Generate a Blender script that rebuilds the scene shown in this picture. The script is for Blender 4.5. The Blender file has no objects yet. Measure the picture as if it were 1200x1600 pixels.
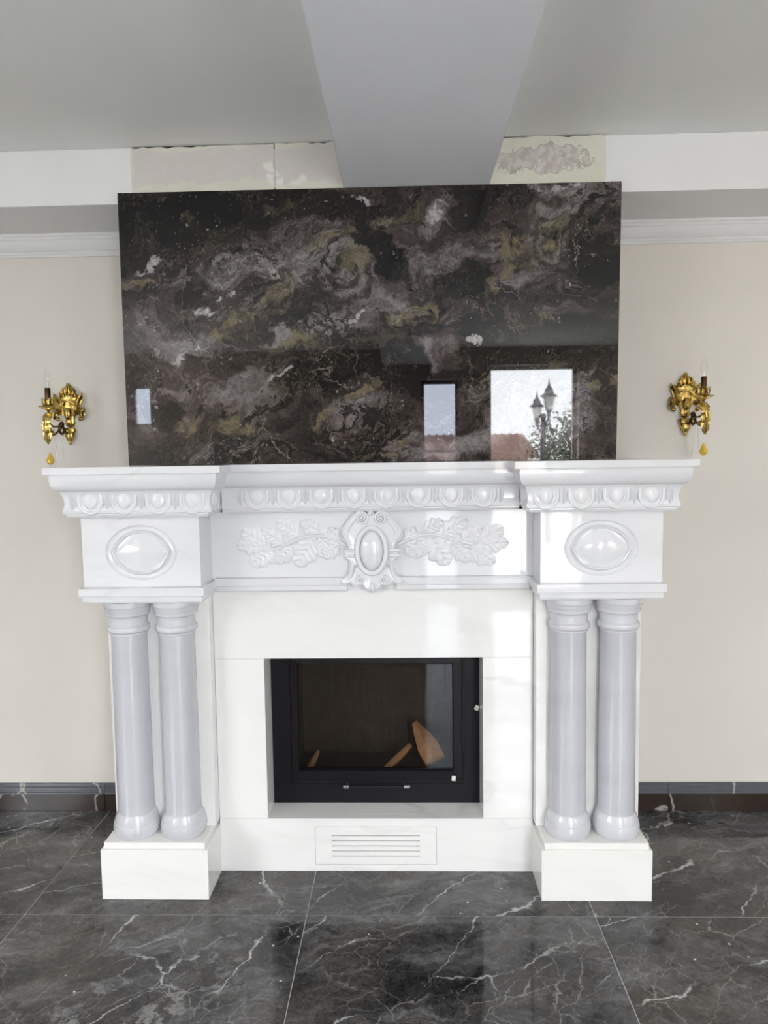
import bpy, bmesh, math, random
from mathutils import Vector, Matrix
random.seed(7)
sc = bpy.context.scene
C = sc.collection
PI = math.pi

# ------------------------------------------------------------------ camera
cam_d = bpy.data.cameras.new('camera')
cam = bpy.data.objects.new('camera', cam_d)
C.objects.link(cam)
sc.camera = cam
cam_d.sensor_width = 36.0
cam_d.sensor_fit = 'AUTO'
cam_d.lens = 1112.4 * 36.0 / 1600.0
cam_d.clip_start = 0.05
F = Vector((-0.02858734, 0.99640565, -0.07974053))
RI = Vector((0.99952027, 0.02754326, -0.01416302))
UP = Vector((0.0119158, 0.08010716, 0.99671503))
cam.matrix_world = Matrix(((RI.x, UP.x, -F.x, 0.11110768), (RI.y, UP.y, -F.y, -2.33039771),
                           (RI.z, UP.z, -F.z, 1.42), (0, 0, 0, 1)))

# ------------------------------------------------------------------ sky, exposure
SKY = 22.0
world = bpy.data.worlds.new('overcast_sky')
sc.world = world
world.use_nodes = True
wn = world.node_tree
wn.nodes.clear()
wo = wn.nodes.new('ShaderNodeOutputWorld')
wb = wn.nodes.new('ShaderNodeBackground')
wb.inputs['Color'].default_value = (0.93, 0.96, 1.0, 1)
wb.inputs['Strength'].default_value = SKY
wn.links.new(wb.outputs[0], wo.inputs[0])
vs = sc.view_settings
vs.view_transform = 'Standard'
vs.look = 'None'
vs.gamma = 1.0
vs.use_curve_mapping = False
vs.exposure = 0.15
try:
    sc.cycles.use_denoising = True
    sc.cycles.max_bounces = 12
    sc.cycles.diffuse_bounces = 6
    sc.cycles.transparent_max_bounces = 16
    sc.cycles.caustics_reflective = True
    sc.cycles.blur_glossy = 0.5
    sc.cycles.caustics_refractive = False
except Exception:
    pass

# room extents
XL, XR = -3.2, 3.0
YB, YW = -4.545, 0.4255          # wall behind the camera, wall of the fireplace
ZC = 2.442
# windows: (x0, x1, z0, z1) in the wall behind the camera, (y0, y1, z0, z1) in the side wall
W1 = (0.944, 1.812, 0.12, 2.27)
W2 = (0.285, 0.66, 0.05, 2.145)
W3 = (-2.60, -2.37, 1.73, 2.15)
W4 = (-4.35, -2.5, 0.05, 2.2)     # left side wall
W5 = (-4.35, -3.5, 0.05, 2.2)      # right side wall


def portal(name, loc, rot, sx, sy):
    l = bpy.data.lights.new(name, 'AREA')
    l.shape = 'RECTANGLE'
    l.size, l.size_y = sx, sy
    l.cycles.is_portal = True
    o = bpy.data.objects.new(name, l)
    C.objects.link(o)
    o.location, o.rotation_euler = loc, rot


for i, w in enumerate((W1, W2, W3)):
    portal('window_portal', ((w[0] + w[1]) / 2, YB + 0.005, (w[2] + w[3]) / 2), (PI / 2, 0, 0), w[1] - w[0], w[3] - w[2])
portal('window_portal', (XL + 0.005, (W4[0] + W4[1]) / 2, (W4[2] + W4[3]) / 2), (PI / 2, 0, -PI / 2), W4[1] - W4[0], W4[3] - W4[2])
portal('window_portal', (XR - 0.005, (W5[0] + W5[1]) / 2, (W5[2] + W5[3]) / 2), (PI / 2, 0, PI / 2), W5[1] - W5[0], W5[3] - W5[2])


# ------------------------------------------------------------------ node helpers
class NT:
    def __init__(self, name):
        self.m = bpy.data.materials.new(name)
        self.m.use_nodes = True
        self.t = self.m.node_tree
        self.t.nodes.clear()
        self.out = self.t.nodes.new('ShaderNodeOutputMaterial')
        self.p = self.t.nodes.new('ShaderNodeBsdfPrincipled')
        self.t.links.new(self.p.outputs[0], self.out.inputs[0])

    def put(self, sock, v):
        if v is None:
            return
        if isinstance(v, bpy.types.NodeSocket):
            self.t.links.new(v, sock)
        elif isinstance(v, (tuple, list)):
            if len(v) == 3 and sock.type == 'RGBA':
                v = (*v, 1)
            sock.default_value = v
        else:
            sock.default_value = v

    def set(self, **k):
        for n, v in k.items():
            self.put(self.p.inputs[n.replace('_', ' ')], v)
        return self

    def coord(self, which='Object'):
        return self.t.nodes.new('ShaderNodeTexCoord').outputs[which]

    def rnd(self):
        return self.t.nodes.new('ShaderNodeObjectInfo').outputs['Random']

    def math(self, op, a, b=None, c=None, clamp=False):
        n = self.t.nodes.new('ShaderNodeMath')
        n.operation = op
        n.use_clamp = clamp
        for s, v in zip(n.inputs, (a, b, c)):
            self.put(s, v)
        return n.outputs[0]

    def vmath(self, op, a, b=None, scale=None):
        n = self.t.nodes.new('ShaderNodeVectorMath')
        n.operation = op
        self.put(n.inputs[0], a)
        if b is not None:
            self.put(n.inputs[1], b)
        if scale is not None:
            self.put(n.inputs['Scale'], scale)
        return n.outputs['Value'] if op in ('LENGTH', 'DOT_PRODUCT', 'DISTANCE') else n.outputs[0]

    def noise(self, vec, scale=5, detail=4, rough=0.55, dist=0.0, col=False):
        n = self.t.nodes.new('ShaderNodeTexNoise')
        self.put(n.inputs['Vector'], vec)
        n.inputs['Scale'].default_value = scale
        n.inputs['Detail'].default_value = detail
        n.inputs['Roughness'].default_value = rough
        n.inputs['Distortion'].default_value = dist
        return n.outputs['Color' if col else 'Fac']

    def vor(self, vec, scale, feature='DISTANCE_TO_EDGE', rnd=1.0):
        n = self.t.nodes.new('ShaderNodeTexVoronoi')
        n.feature = feature
        self.put(n.inputs['Vector'], vec)
        n.inputs['Scale'].default_value = scale
        n.inputs['Randomness'].default_value = rnd
        return n.outputs['Distance']

    def ramp(self, fac, stops, interp='LINEAR'):
        n = self.t.nodes.new('ShaderNodeValToRGB')
        r = n.color_ramp
        r.interpolation = interp
        while len(r.elements) < len(stops):
            r.elements.new(0.5)
        for e, (p, c) in zip(r.elements, stops):
            e.position = p
            e.color = (*c, 1) if isinstance(c, (tuple, list)) else (c, c, c, 1)
        self.put(n.inputs[0], fac)
        return n.outputs[0]

    def mr(self, v, a, b, c=0.0, d=1.0, smooth=True):
        n = self.t.nodes.new('ShaderNodeMapRange')
        n.interpolation_type = 'SMOOTHSTEP' if smooth else 'LINEAR'
        for s, x in zip(n.inputs, (v, a, b, c, d)):
            self.put(s, x)
        return n.outputs[0]

    def mix(self, fac, a, b, mode='MIX'):
        n = self.t.nodes.new('ShaderNodeMix')
        n.data_type = 'RGBA'
        n.blend_type = mode
        self.put(n.inputs[0], fac)
        self.put(n.inputs[6], a)
        self.put(n.inputs[7], b)
        return n.outputs[2]

    def scale(self, vec, s, rot=(0, 0, 0)):
        """turn first, then stretch"""
        if any(rot):
            n = self.t.nodes.new('ShaderNodeMapping')
            self.put(n.inputs['Vector'], vec)
            n.inputs['Rotation'].default_value = rot
            vec = n.outputs[0]
        n = self.t.nodes.new('ShaderNodeMapping')
        self.put(n.inputs['Vector'], vec)
        n.inputs['Scale'].default_value = s
        return n.outputs[0]

    def bump(self, h, strength=0.2, dist=0.01):
        n = self.t.nodes.new('ShaderNodeBump')
        n.inputs['Strength'].default_value = strength
        n.inputs['Distance'].default_value = dist
        self.put(n.inputs['Height'], h)
        self.put(self.p.inputs['Normal'], n.outputs[0])


def plain(name, col, rough=0.5, metal=0.0, **k):
    t = NT(name)
    t.set(Base_Color=col, Roughness=rough, Metallic=metal, **k)
    return t.m


# ------------------------------------------------------------------ materials
def paint(name, col, amt=0.04, bump=0.05):
    t = NT(name)
    co = t.coord()
    n = t.noise(co, 3.0, 5)
    c2 = tuple(x * (1 - amt * 2) for x in col)
    t.set(Base_Color=t.mix(n, c2, col), Roughness=0.75)
    t.bump(t.noise(co, 90, 3), bump, 0.004)
    return t.m


def white_marble(name, hi, lo, rough=0.1, vein=0.35, seed=0.0):
    t = NT(name)
    co = t.vmath('ADD', t.coord(), (seed, seed * 0.7, seed * 1.3))
    co = t.vmath('ADD', co, t.vmath('SCALE', t.noise(co, 1.6, 3, col=True), scale=0.30))
    st = t.scale(co, (1.1, 1.5, 5.0), (0, -0.10, 0))
    n1 = t.noise(st, 1.5, 5, 0.55)
    c = t.mix(t.mr(n1, 0.42, 0.72), hi, lo)
    n2 = t.math('ABSOLUTE', t.math('SUBTRACT', t.noise(st, 0.9, 4, 0.5), 0.5))
    v = t.math('MULTIPLY', t.mr(n2, 0.0, 0.022, 1.0, 0.0), t.mr(t.noise(co, 1.3, 2), 0.5, 0.7))
    c = t.mix(t.math('MULTIPLY', v, vein), c, tuple(x * 0.72 for x in lo))
    t.set(Base_Color=c, Roughness=rough)
    t.p.inputs['IOR'].default_value = 1.5
    return t.m


M = {}
M['wall'] = paint('beige_paint', (0.765, 0.725, 0.665))
M['back_wall'] = paint('brown_back_wall_paint', (0.46, 0.41, 0.36))
M['ceiling'] = paint('ceiling_paint', (0.85, 0.855, 0.84))
M['beam'] = paint('beam_paint', (0.86, 0.875, 0.92))
M['white_paint'] = paint('white_paint', (0.84, 0.845, 0.85))
M['crown'] = paint('crown_paint', (0.80, 0.81, 0.81), 0.02, 0.02)
M['marble'] = white_marble('white_marble', (0.76, 0.765, 0.785), (0.70, 0.705, 0.725), 0.045)
M['marble_panel'] = white_marble('hearth_marble', (0.87, 0.86, 0.845), (0.80, 0.79, 0.775), 0.05, 0.5, 3.3)
M['marble_base'] = white_marble('plinth_marble', (0.87, 0.865, 0.83), (0.80, 0.79, 0.755), 0.12, 0.3, 6.1)
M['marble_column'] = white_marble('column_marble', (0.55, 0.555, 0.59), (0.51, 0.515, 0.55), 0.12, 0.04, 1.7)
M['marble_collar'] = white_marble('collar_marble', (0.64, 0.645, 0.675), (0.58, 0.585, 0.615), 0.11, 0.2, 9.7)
M['black_metal'] = plain('black_enamel', (0.007, 0.006, 0.008), 0.42, 0.0, **{'Specular_IOR_Level': 0.22})
M['chrome'] = plain('chrome', (0.75, 0.77, 0.8), 0.12, 1.0)
M['white_plastic'] = plain('white_plastic', (0.8, 0.76, 0.72), 0.4)
M['grout'] = plain('pale_grout', (0.50, 0.50, 0.49), 0.85)
M['gap'] = plain('dark_gap', (0.03, 0.028, 0.025), 0.9)
M['window_frame'] = plain('window_frame', (0.72, 0.72, 0.72), 0.35)
M['dark_frame'] = plain('dark_window_frame', (0.06, 0.05, 0.045), 0.4)
M['lamp_iron'] = plain('lamp_iron', (0.06, 0.06, 0.07), 0.4, 0.6)
M['bark'] = plain('bark', (0.12, 0.09, 0.07), 0.9)
M['render_wall'] = plain('house_render', (0.6, 0.5, 0.42), 0.9)
M['terrace'] = plain('pale_terrace_stone', (0.62, 0.61, 0.58), 0.8)
M['sky_blocker'] = plain('sky_blocker', (0.22, 0.2, 0.18), 0.9)
M['ground'] = plain('ground', (0.30, 0.29, 0.275), 0.95)


def pane_material(name, tint):
    t = NT(name)
    nt = t.t
    tr = nt.nodes.new('ShaderNodeBsdfTransparent')
    tr.inputs[0].default_value = (*tint, 1)
    gl = nt.nodes.new('ShaderNodeBsdfGlossy')
    gl.inputs['Roughness'].default_value = 0.01
    lw = nt.nodes.new('ShaderNodeLayerWeight')
    lw.inputs['Blend'].default_value = 0.5
    sock = t.math('MULTIPLY_ADD', t.math('POWER', lw.outputs['Facing'], 4.0), 0.6, 0.045)
    mx = nt.nodes.new('ShaderNodeMixShader')
    nt.links.new(sock, mx.inputs[0])
    nt.links.new(tr.outputs[0], mx.inputs[1])
    nt.links.new(gl.outputs[0], mx.inputs[2])
    nt.nodes.remove(t.p)
    nt.links.new(mx.outputs[0], t.out.inputs[0])
    return t.m


M['pane'] = pane_material('window_glass', (0.97, 0.98, 0.98))
M['pane_dim'] = pane_material('dull_light_glass', (0.50, 0.54, 0.60))  # tint stands in for duller light at two of the windows
M['stove_glass'] = pane_material('stove_glass', (0.60, 0.57, 0.54))
M['bulb_glass'] = pane_material('bulb_glass', (0.98, 0.98, 0.98))


def gold():
    t = NT('antique_gold')
    co = t.coord()
    n = t.noise(co, 60, 4)
    c = t.mix(t.mr(n, 0.35, 0.7), (0.34, 0.22, 0.05), (0.88, 0.67, 0.24))
    t.set(Base_Color=c, Roughness=0.27, Metallic=1.0)
    t.bump(t.noise(co, 140, 3), 0.25, 0.002)
    return t.m


M['gold'] = gold()
M['bronze'] = plain('dark_bronze', (0.10, 0.055, 0.025), 0.35, 0.9)
M['crystal'] = plain('clear_crystal', (0.9, 0.9, 0.92), 0.08, 0.0, IOR=1.6)
M['amber'] = plain('amber_crystal', (0.80, 0.55, 0.08), 0.10, 0.35)
M['lantern_glass'] = plain('lantern_glass', (0.6, 0.6, 0.58), 0.3)


def vermiculite():
    t = NT('firebox_lining')
    n = t.noise(t.coord(), 25, 4)
    t.set(Base_Color=t.mix(n, (0.07, 0.06, 0.05), (0.12, 0.10, 0.08)), Roughness=0.85)
    return t.m


M['lining'] = vermiculite()


def stand_in():
    t = NT('tan_stand_in')
    n = t.noise(t.scale(t.coord(), (30, 30, 4)), 3, 4)
    t.set(Base_Color=t.mix(n, (0.52, 0.26, 0.11), (0.78, 0.48, 0.26)), Roughness=0.75)
    return t.m


M['stand_in'] = stand_in()


def floor_marble():
    t = NT('dark_floor_marble')
    r = t.rnd()
    h = (0.5, 0.5, 0.5)
    co = t.vmath('ADD', t.coord(), t.vmath('SCALE', (1.0, 0.7, 0.4), scale=t.math('MULTIPLY', r, 37.0)))
    wa = t.vmath('SUBTRACT', t.noise(co, 3.0, 5, 0.6, col=True), h)
    wb_ = t.vmath('SUBTRACT', t.noise(co, 9.0, 5, 0.65, col=True), h)
    w1 = t.vmath('ADD', co, t.vmath('SCALE', wa, scale=0.30))
    w2 = t.vmath('ADD', w1, t.vmath('SCALE', wb_, scale=0.14))
    n = t.noise(t.scale(w2, (1.0, 1.9, 1.0), (0, 0, -0.6)), 2.4, 9, 0.68)
    c = t.ramp(n, [(0.32, (0.010, 0.010, 0.0105)), (0.44, (0.026, 0.0255, 0.026)), (0.54, (0.055, 0.049, 0.044)), (0.64, (0.085, 0.077, 0.069)), (0.76, (0.15, 0.142, 0.134))])
    gr = t.mr(t.noise(co, 70, 6, 0.75), 0.30, 0.70, 0.55, 1.45)
    c = t.mix(1.0, c, gr, 'MULTIPLY')

    def veins(sc, sx_, sy, rot, warp, width, lo, hi, off):
        p = t.vmath('ADD', co, t.vmath('SCALE', wb_, scale=warp))
        p = t.vmath('ADD', p, t.vmath('SCALE', wa, scale=warp * 1.2))
        p = t.vmath('ADD', t.scale(p, (sx_, sy, 1.0), (0, 0, rot)), (off, off * 0.6, 0))
        e = t.vor(p, sc)
        wid = t.mr(t.noise(t.vmath('ADD', co, (off, 2, 1)), 9, 4), 0.38, 0.68, width * 0.25, width)
        g = t.mr(t.noise(t.vmath('ADD', co, (off, 7, 3)), 2.8, 4), lo, hi)
        return t.math('MULTIPLY', t.math('SUBTRACT', 1.0, t.math('DIVIDE', e, wid, clamp=True)), g)

    c = t.mix(t.math('MULTIPLY', veins(9.0, 1.0, 1.6, -0.5, 0.06, 0.024, 0.46, 0.62, 4.0), 0.42), c, (0.38, 0.36, 0.34))
    c = t.mix(t.math('MULTIPLY', veins(4.2, 0.8, 2.6, -0.75, 0.07, 0.020, 0.44, 0.58, 9.0), 0.55), c, (0.42, 0.41, 0.39))
    c = t.mix(t.math('MULTIPLY', veins(3.4, 0.9, 2.2, 0.6, 0.08, 0.014, 0.50, 0.62, 2.0), 0.5), c, (0.42, 0.41, 0.39))
    c = t.mix(t.math('MULTIPLY', veins(1.5, 0.9, 2.4, -0.72, 0.07, 0.013, 0.44, 0.56, 0.0), 0.9), c, (0.64, 0.63, 0.62))
    # dried dust wiped about, scuffs and paint specks
    dn = t.noise(t.scale(w2, (1.0, 2.6, 1), (0, 0, -0.25)), 2.3, 8, 0.7)
    streak = t.mr(t.noise(t.scale(w1, (1.2, 11.0, 1), (0, 0, -0.12)), 4.0, 6, 0.65), 0.40, 0.64)
    dust = t.math('MULTIPLY', t.mr(dn, 0.40, 0.68), t.math('MULTIPLY_ADD', streak, 0.6, 0.4))
    c = t.mix(t.math('MULTIPLY', dust, 0.50), c, (0.30, 0.305, 0.32))
    smear = t.math('MULTIPLY', t.mr(t.noise(t.scale(w2, (1, 2.2, 1), (0, 0, 0.5)), 3.2, 7, 0.7), 0.60, 0.72), 0.5)
    c = t.mix(smear, c, (0.42, 0.42, 0.43))
    scuff = t.math('MULTIPLY', t.mr(t.noise(t.scale(w2, (1, 3.0, 1), (0, 0, 0.3)), 5.5, 8, 0.72), 0.55, 0.64), 0.65)
    c = t.mix(scuff, c, (0.013, 0.013, 0.014))
    sp = t.math('MULTIPLY', t.mr(t.vor(co, 20, 'F1'), 0.04, 0.10, 1.0, 0.0), t.mr(t.noise(co, 9, 2), 0.54, 0.58))
    sp2 = t.math('MULTIPLY', t.mr(t.vor(w2, 70, 'F1'), 0.08, 0.20, 1.0, 0.0), t.mr(t.noise(t.vmath('ADD', co, (5, 5, 5)), 6, 4), 0.52, 0.60))
    c = t.mix(t.math('MULTIPLY', sp2, 0.5), c, (0.42, 0.42, 0.42))
    c = t.mix(sp, c, (0.68, 0.68, 0.68))
    t.set(Base_Color=c, Roughness=t.math('MULTIPLY_ADD', dust, 0.14, 0.055))
    t.bump(t.noise(w2, 14, 4), 0.02, 0.004)
    return t.m


M['floor'] = floor_marble()


def base_marble(name, lo, hi):
    t = NT(name)
    r = t.rnd()
    co = t.vmath('ADD', t.coord(), t.vmath('SCALE', (1.0, 0.2, 0.4), scale=t.math('MULTIPLY', r, 19.0)))
    wc = t.vmath('ADD', co, t.vmath('SCALE', t.noise(co, 6, 4, col=True), scale=0.1))
    c = t.mix(t.noise(wc, 5, 5), lo, hi)
    e = t.vor(t.scale(wc, (1, 1, 0.6), (0, 0.5, 0)), 5.0)
    v = t.math('MULTIPLY', t.mr(e, 0.0, 0.03, 1.0, 0.0), t.mr(t.noise(co, 4, 2), 0.40, 0.50))
    c = t.mix(t.math('MULTIPLY', v, 0.7), c, (0.5, 0.48, 0.45))
    t.set(Base_Color=c, Roughness=0.13)
    return t.m


M['skirting'] = base_marble('skirting_marble', (0.014, 0.011, 0.009), (0.05, 0.032, 0.024))
M['skirting_sky_sheen'] = base_marble('skirting_sky_sheen_marble', (0.065, 0.07, 0.082), (0.14, 0.148, 0.165))  # same marble as the board, sky reflection painted in as blue-grey


def plaster():
    t = NT('patched_plaster')
    co = t.coord()
    wc = t.vmath('ADD', co, t.vmath('SCALE', t.noise(co, 9, 4, col=True), scale=0.09))
    n = t.noise(wc, 5.0, 5, 0.6)
    c = t.mix(t.noise(co, 40, 4), (0.62, 0.585, 0.56), (0.68, 0.645, 0.62))
    c = t.mix(t.mr(n, 0.60, 0.63), c, (0.80, 0.785, 0.74))
    # cream bonding plaster along the slab, the ceiling and the outer edge
    sep = t.t.nodes.new('ShaderNodeSeparateXYZ')
    t.put(sep.inputs[0], wc)
    low = t.mr(sep.outputs[2], 2.355, 2.37, 1.0, 0.0)
    top = t.mr(sep.outputs[2], 2.468, 2.478, 0.0, 1.0)
    side = t.mr(sep.outputs[0], -0.725, -0.712, 1.0, 0.0)
    edge = t.math('MAXIMUM', t.math('MAXIMUM', low, top), side)
    c = t.mix(t.math('MULTIPLY', edge, 0.85), c, t.mix(t.noise(co, 12, 4), (0.62, 0.62, 0.53), (0.78, 0.77, 0.69)))
    t.set(Base_Color=c, Roughness=0.9)
    t.bump(n, 0.5, 0.012)
    return t.m


def rough_plaster():
    t = NT('broken_plaster')
    co = t.coord()
    wc = t.vmath('ADD', co, t.vmath('SCALE', t.noise(co, 11, 5, col=True), scale=0.07))
    sep = t.t.nodes.new('ShaderNodeSeparateXYZ')
    t.put(sep.inputs[0], wc)
    # bare pinkish patch through the middle
    dx = t.math('DIVIDE', t.math('SUBTRACT', sep.outputs[0], 0.60), 0.17)
    dz = t.math('DIVIDE', t.math('SUBTRACT', sep.outputs[2], 2.405), 0.042)
    d = t.math('ADD', t.math('MULTIPLY', dx, dx), t.math('MULTIPLY', dz, dz))
    d = t.math('ADD', d, t.math('MULTIPLY', t.math('SUBTRACT', t.noise(co, 26, 7, 0.7), 0.5), 5.0))
    bare = t.mr(d, 0.8, 0.95, 1.0, 0.0)
    bc = t.mix(t.mr(t.noise(co, 38, 4), 0.4, 0.62), (0.50, 0.45, 0.43), (0.66, 0.62, 0.60))
    c = t.mix(t.noise(wc, 6, 4), (0.64, 0.64, 0.54), (0.76, 0.75, 0.67))
    c = t.mix(bare, c, bc)
    t.set(Base_Color=c, Roughness=0.9)
    t.bump(t.math('SUBTRACT', t.noise(wc, 16, 5), bare), 0.6, 0.008)
    return t.m


M['plaster'] = plaster()
M['rough_plaster'] = rough_plaster()


def sx(px):
    return (px - 577.0) * 0.002118


def sz(py):
    return 2.286 - (py - 293.0) * 0.00209


def slab_marble():
    t = NT('black_gold_marble')
    co = t.coord()
    h = (0.5, 0.5, 0.5)
    big = t.vmath('SUBTRACT', t.noise(co, 1.7, 3, 0.5, col=True), h)
    mid = t.vmath('SUBTRACT', t.noise(t.vmath('ADD', co, (4, 2, 7)), 4.2, 6, 0.62, col=True), h)
    w0 = t.vmath('ADD', co, t.vmath('SCALE', mid, scale=0.34))
    mid2 = t.vmath('SUBTRACT', t.noise(t.vmath('ADD', w0, (2, 6, 1)), 8.0, 6, 0.62, col=True), h)
    fin = t.vmath('SUBTRACT', t.noise(t.vmath('ADD', co, (1, 8, 3)), 22, 4, 0.6, col=True), h)
    w1 = t.vmath('ADD', t.vmath('ADD', co, t.vmath('SCALE', mid, scale=0.20)), t.vmath("SCALE", mid2, scale=0.10))
    w2 = t.vmath('ADD', t.vmath('ADD', w0, t.vmath('SCALE', mid2, scale=0.12)), t.vmath('SCALE', big, scale=0.6))
    # layered flow, rising gently to the right
    lay = t.scale(w2, (1.2, 1.0, 3.4), (0, 0.22, 0))
    n1 = t.noise(lay, 1.25, 8, 0.6)
    n2 = t.noise(t.vmath('ADD', lay, (3, 5, 1)), 2.7, 8, 0.66)
    n3 = t.noise(t.vmath('ADD', lay, (8, 2, 6)), 7.0, 8, 0.7)
    sep = t.t.nodes.new('ShaderNodeSeparateXYZ')
    t.put(sep.inputs[0], w1)
    X, Z = sep.outputs[0], sep.outputs[2]

    def blob(px, py, rx, ry, ang=0.0, a=1.35, b=0.45):
        """soft ellipse of the slab at photo-measured place; ang in degrees, counter-clockwise"""
        ca, sa = math.cos(math.radians(ang)), math.sin(math.radians(ang))
        x0, z0, rx, ry = sx(px), sz(py), rx * 0.002118, ry * 0.00209
        dx, dz = t.math('SUBTRACT', X, x0), t.math('SUBTRACT', Z, z0)
        u = t.math('ADD', t.math('MULTIPLY', dx, ca / rx), t.math('MULTIPLY', dz, sa / rx))
        v = t.math('ADD', t.math('MULTIPLY', dx, -sa / ry), t.math('MULTIPLY', dz, ca / ry))
        d = t.math('ADD', t.math('MULTIPLY', u, u), t.math('MULTIPLY', v, v))
        return t.mr(d, a, b, 0.0, 1.0), d

    def add(x, y, k=1.0):
        return t.math('MULTIPLY_ADD', y, k, x)

    L = t.math('MULTIPLY_ADD', n1, 0.95, -0.06)
    L = add(L, t.math('SUBTRACT', n2, 0.5), 0.7)
    L = add(L, t.math('SUBTRACT', n3, 0.5), 0.5)
    for b in ((300, 335, 150, 42, 4), (470, 318, 110, 28, -4), (590, 385, 22, 60, 40), (500, 578, 70, 28, 15), (225, 712, 60, 16, 0), (245, 630, 40, 20, 5),
              (880, 545, 110, 42, 5), (620, 560, 60, 40, -10), (740, 440, 40, 30, 40), (680, 590, 70, 22, 10),
              (930, 410, 40, 40, -20), (740, 330, 30, 30, 40), (770, 540, 60, 30, -45)):
        L = add(L, blob(*b)[0], -0.30)
    for b in ((255, 420, 75, 18, 8), (385, 412, 62, 26, 10), (505, 392, 42, 20, 20), (500, 500, 90, 20, 12), (370, 690, 85, 16, 12), (470, 515, 50, 14, 5), (290, 530, 60, 16, 4),
              (700, 345, 60, 26, 30), (720, 412, 75, 20, 6), (640, 535, 40, 14, 5), (700, 690, 110, 22, 10), (870, 630, 80, 60, 0), (845, 445, 60, 20, -10), (870, 305, 50, 14, 8),
              (420, 590, 100, 22, 14), (560, 640, 60, 30, 20)):
        L = add(L, blob(*b)[0], 0.17)
    for b in ((866, 380, 24, 36, -8), (440, 455, 30, 42, -20), (645, 487, 56, 20, 12), (535, 420, 34, 50, -25), (745, 442, 18, 26, 20), (900, 455, 18, 14, 0), (490, 425, 18, 14, 0), (610, 560, 60, 30, -10), (370, 410, 60, 24, 10)):
        d = blob(*b)[1]
        ring = t.math('MULTIPLY', t.math('SINE', t.math('MULTIPLY', t.math('SQRT', d), 11.0)), t.mr(d, 0.5, 3.2, 1.0, 0.0))
        L = add(L, ring, 0.10)
    L = t.math('MULTIPLY_ADD', L, 1.5, -0.16, clamp=True)
    c = t.ramp(L, [(0.16, (0.0025, 0.0022, 0.0025)), (0.27, (0.006, 0.0052, 0.005)), (0.33, (0.028, 0.020, 0.018)), (0.38, (0.016, 0.012, 0.011)),
                   (0.45, (0.058, 0.043, 0.040)), (0.52, (0.042, 0.032, 0.031)), (0.58, (0.092, 0.073, 0.070)), (0.68, (0.132, 0.113, 0.113)), (0.86, (0.21, 0.19, 0.192))])
    # agate banding: thin dark and gilt contour lines
    bands = t.math('FRACT', t.math('MULTIPLY', t.math('ADD', L, t.math('MULTIPLY', n2, 0.35)), 9.0))
    tri = t.math('ABSOLUTE', t.math('SUBTRACT', bands, 0.5))
    bgate = t.mr(t.noise(w2, 3.4, 3), 0.40, 0.52)
    dark = t.math('MULTIPLY', t.mr(tri, 0.06, 0.16, 1.0, 0.0), bgate)
    c = t.mix(t.math('MULTIPLY', dark, 0.75), c, (0.004, 0.0037, 0.004))
    gilt = t.math('MULTIPLY', t.mr(tri, 0.42, 0.48, 0.0, 1.0), t.mr(t.noise(w2, 2.6, 2), 0.44, 0.54))
    c = t.mix(t.math('MULTIPLY', gilt, 0.4), c, (0.20, 0.165, 0.12))
    # torn dark seams with pale and gilt edges, following the flow
    for vec, sc_, lvl, w in ((w2, 1.9, 0.47, 0.020), (lay, 1.6, 0.55, 0.016), (w2, 4.3, 0.52, 0.016)):
        r = t.math('ABSOLUTE', t.math('SUBTRACT', t.noise(vec, sc_, 6, 0.55), lvl))
        wv = t.mr(t.noise(w0, 3.1, 3), 0.36, 0.66, 0.15 * w, 1.6 * w)
        q = t.math('DIVIDE', r, wv)
        edge = t.math('MULTIPLY', t.mr(q, 1.0, 1.25, 0.0, 1.0), t.mr(q, 1.3, 1.7, 1.0, 0.0))
        gate = t.mr(t.noise(t.vmath('ADD', co, (sc_, 3, 1)), 2.2, 3), 0.42, 0.55)
        c = t.mix(t.math('MULTIPLY', t.math('MULTIPLY', t.mr(q, 0.7, 1.1, 1.0, 0.0), gate), 0.88), c, (0.0045, 0.004, 0.0042))
        c = t.mix(t.math('MULTIPLY', t.math('MULTIPLY', edge, gate), 0.36), c, (0.17, 0.14, 0.105))
    # fine layering along the flow
    sepl = t.t.nodes.new('ShaderNodeSeparateXYZ')
    t.put(sepl.inputs[0], lay)
    st = t.math('SINE', t.math('MULTIPLY_ADD', sepl.outputs[2], 70.0, t.math('MULTIPLY', n2, 22.0)))
    c = t.mix(t.math('MULTIPLY', t.mr(st, -0.2, 1.0), t.math('MULTIPLY', bgate, 0.45)), c, (0.010, 0.008, 0.008))
    # ochre bodies
    G = None
    for b in ((440, 455, 24, 38, -20), (380, 498, 52, 20, 38), (352, 515, 20, 16, 40), (610, 345, 55, 20, 12), (570, 360, 40, 9, 10), (866, 378, 17, 34, -8), (830, 395, 30, 24, 20), (794, 408, 10, 34, 12),
              (645, 487, 52, 17, 12), (205, 318, 22, 10, 35), (560, 395, 18, 32, -35), (505, 378, 26, 9, 10), (590, 585, 20, 12, 0), (465, 530, 32, 11, 12), (540, 625, 70, 6, 32), (850, 503, 45, 5, 8),
              (790, 470, 8, 40, 15), (210, 432, 35, 6, 8), (950, 600, 40, 8, 20), (640, 700, 90, 5, 14), (330, 655, 80, 16, -5)):
        m, d = blob(*b)
        G = m if G is None else t.math('MAXIMUM', G, m)
    gn = t.math('MULTIPLY', t.mr(t.noise(w2, 11, 7, 0.7), 0.40, 0.60), t.mr(L, 0.25, 0.5))
    G = t.math('MULTIPLY', G, gn)
    g2 = t.math('MULTIPLY', t.mr(t.noise(t.vmath('ADD', lay, (9, 1, 4)), 2.2, 6, 0.6), 0.58, 0.68), t.mr(t.noise(w1, 12, 4), 0.45, 0.6))
    G = t.math('MAXIMUM', G, t.math('MULTIPLY', g2, 0.35))
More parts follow.
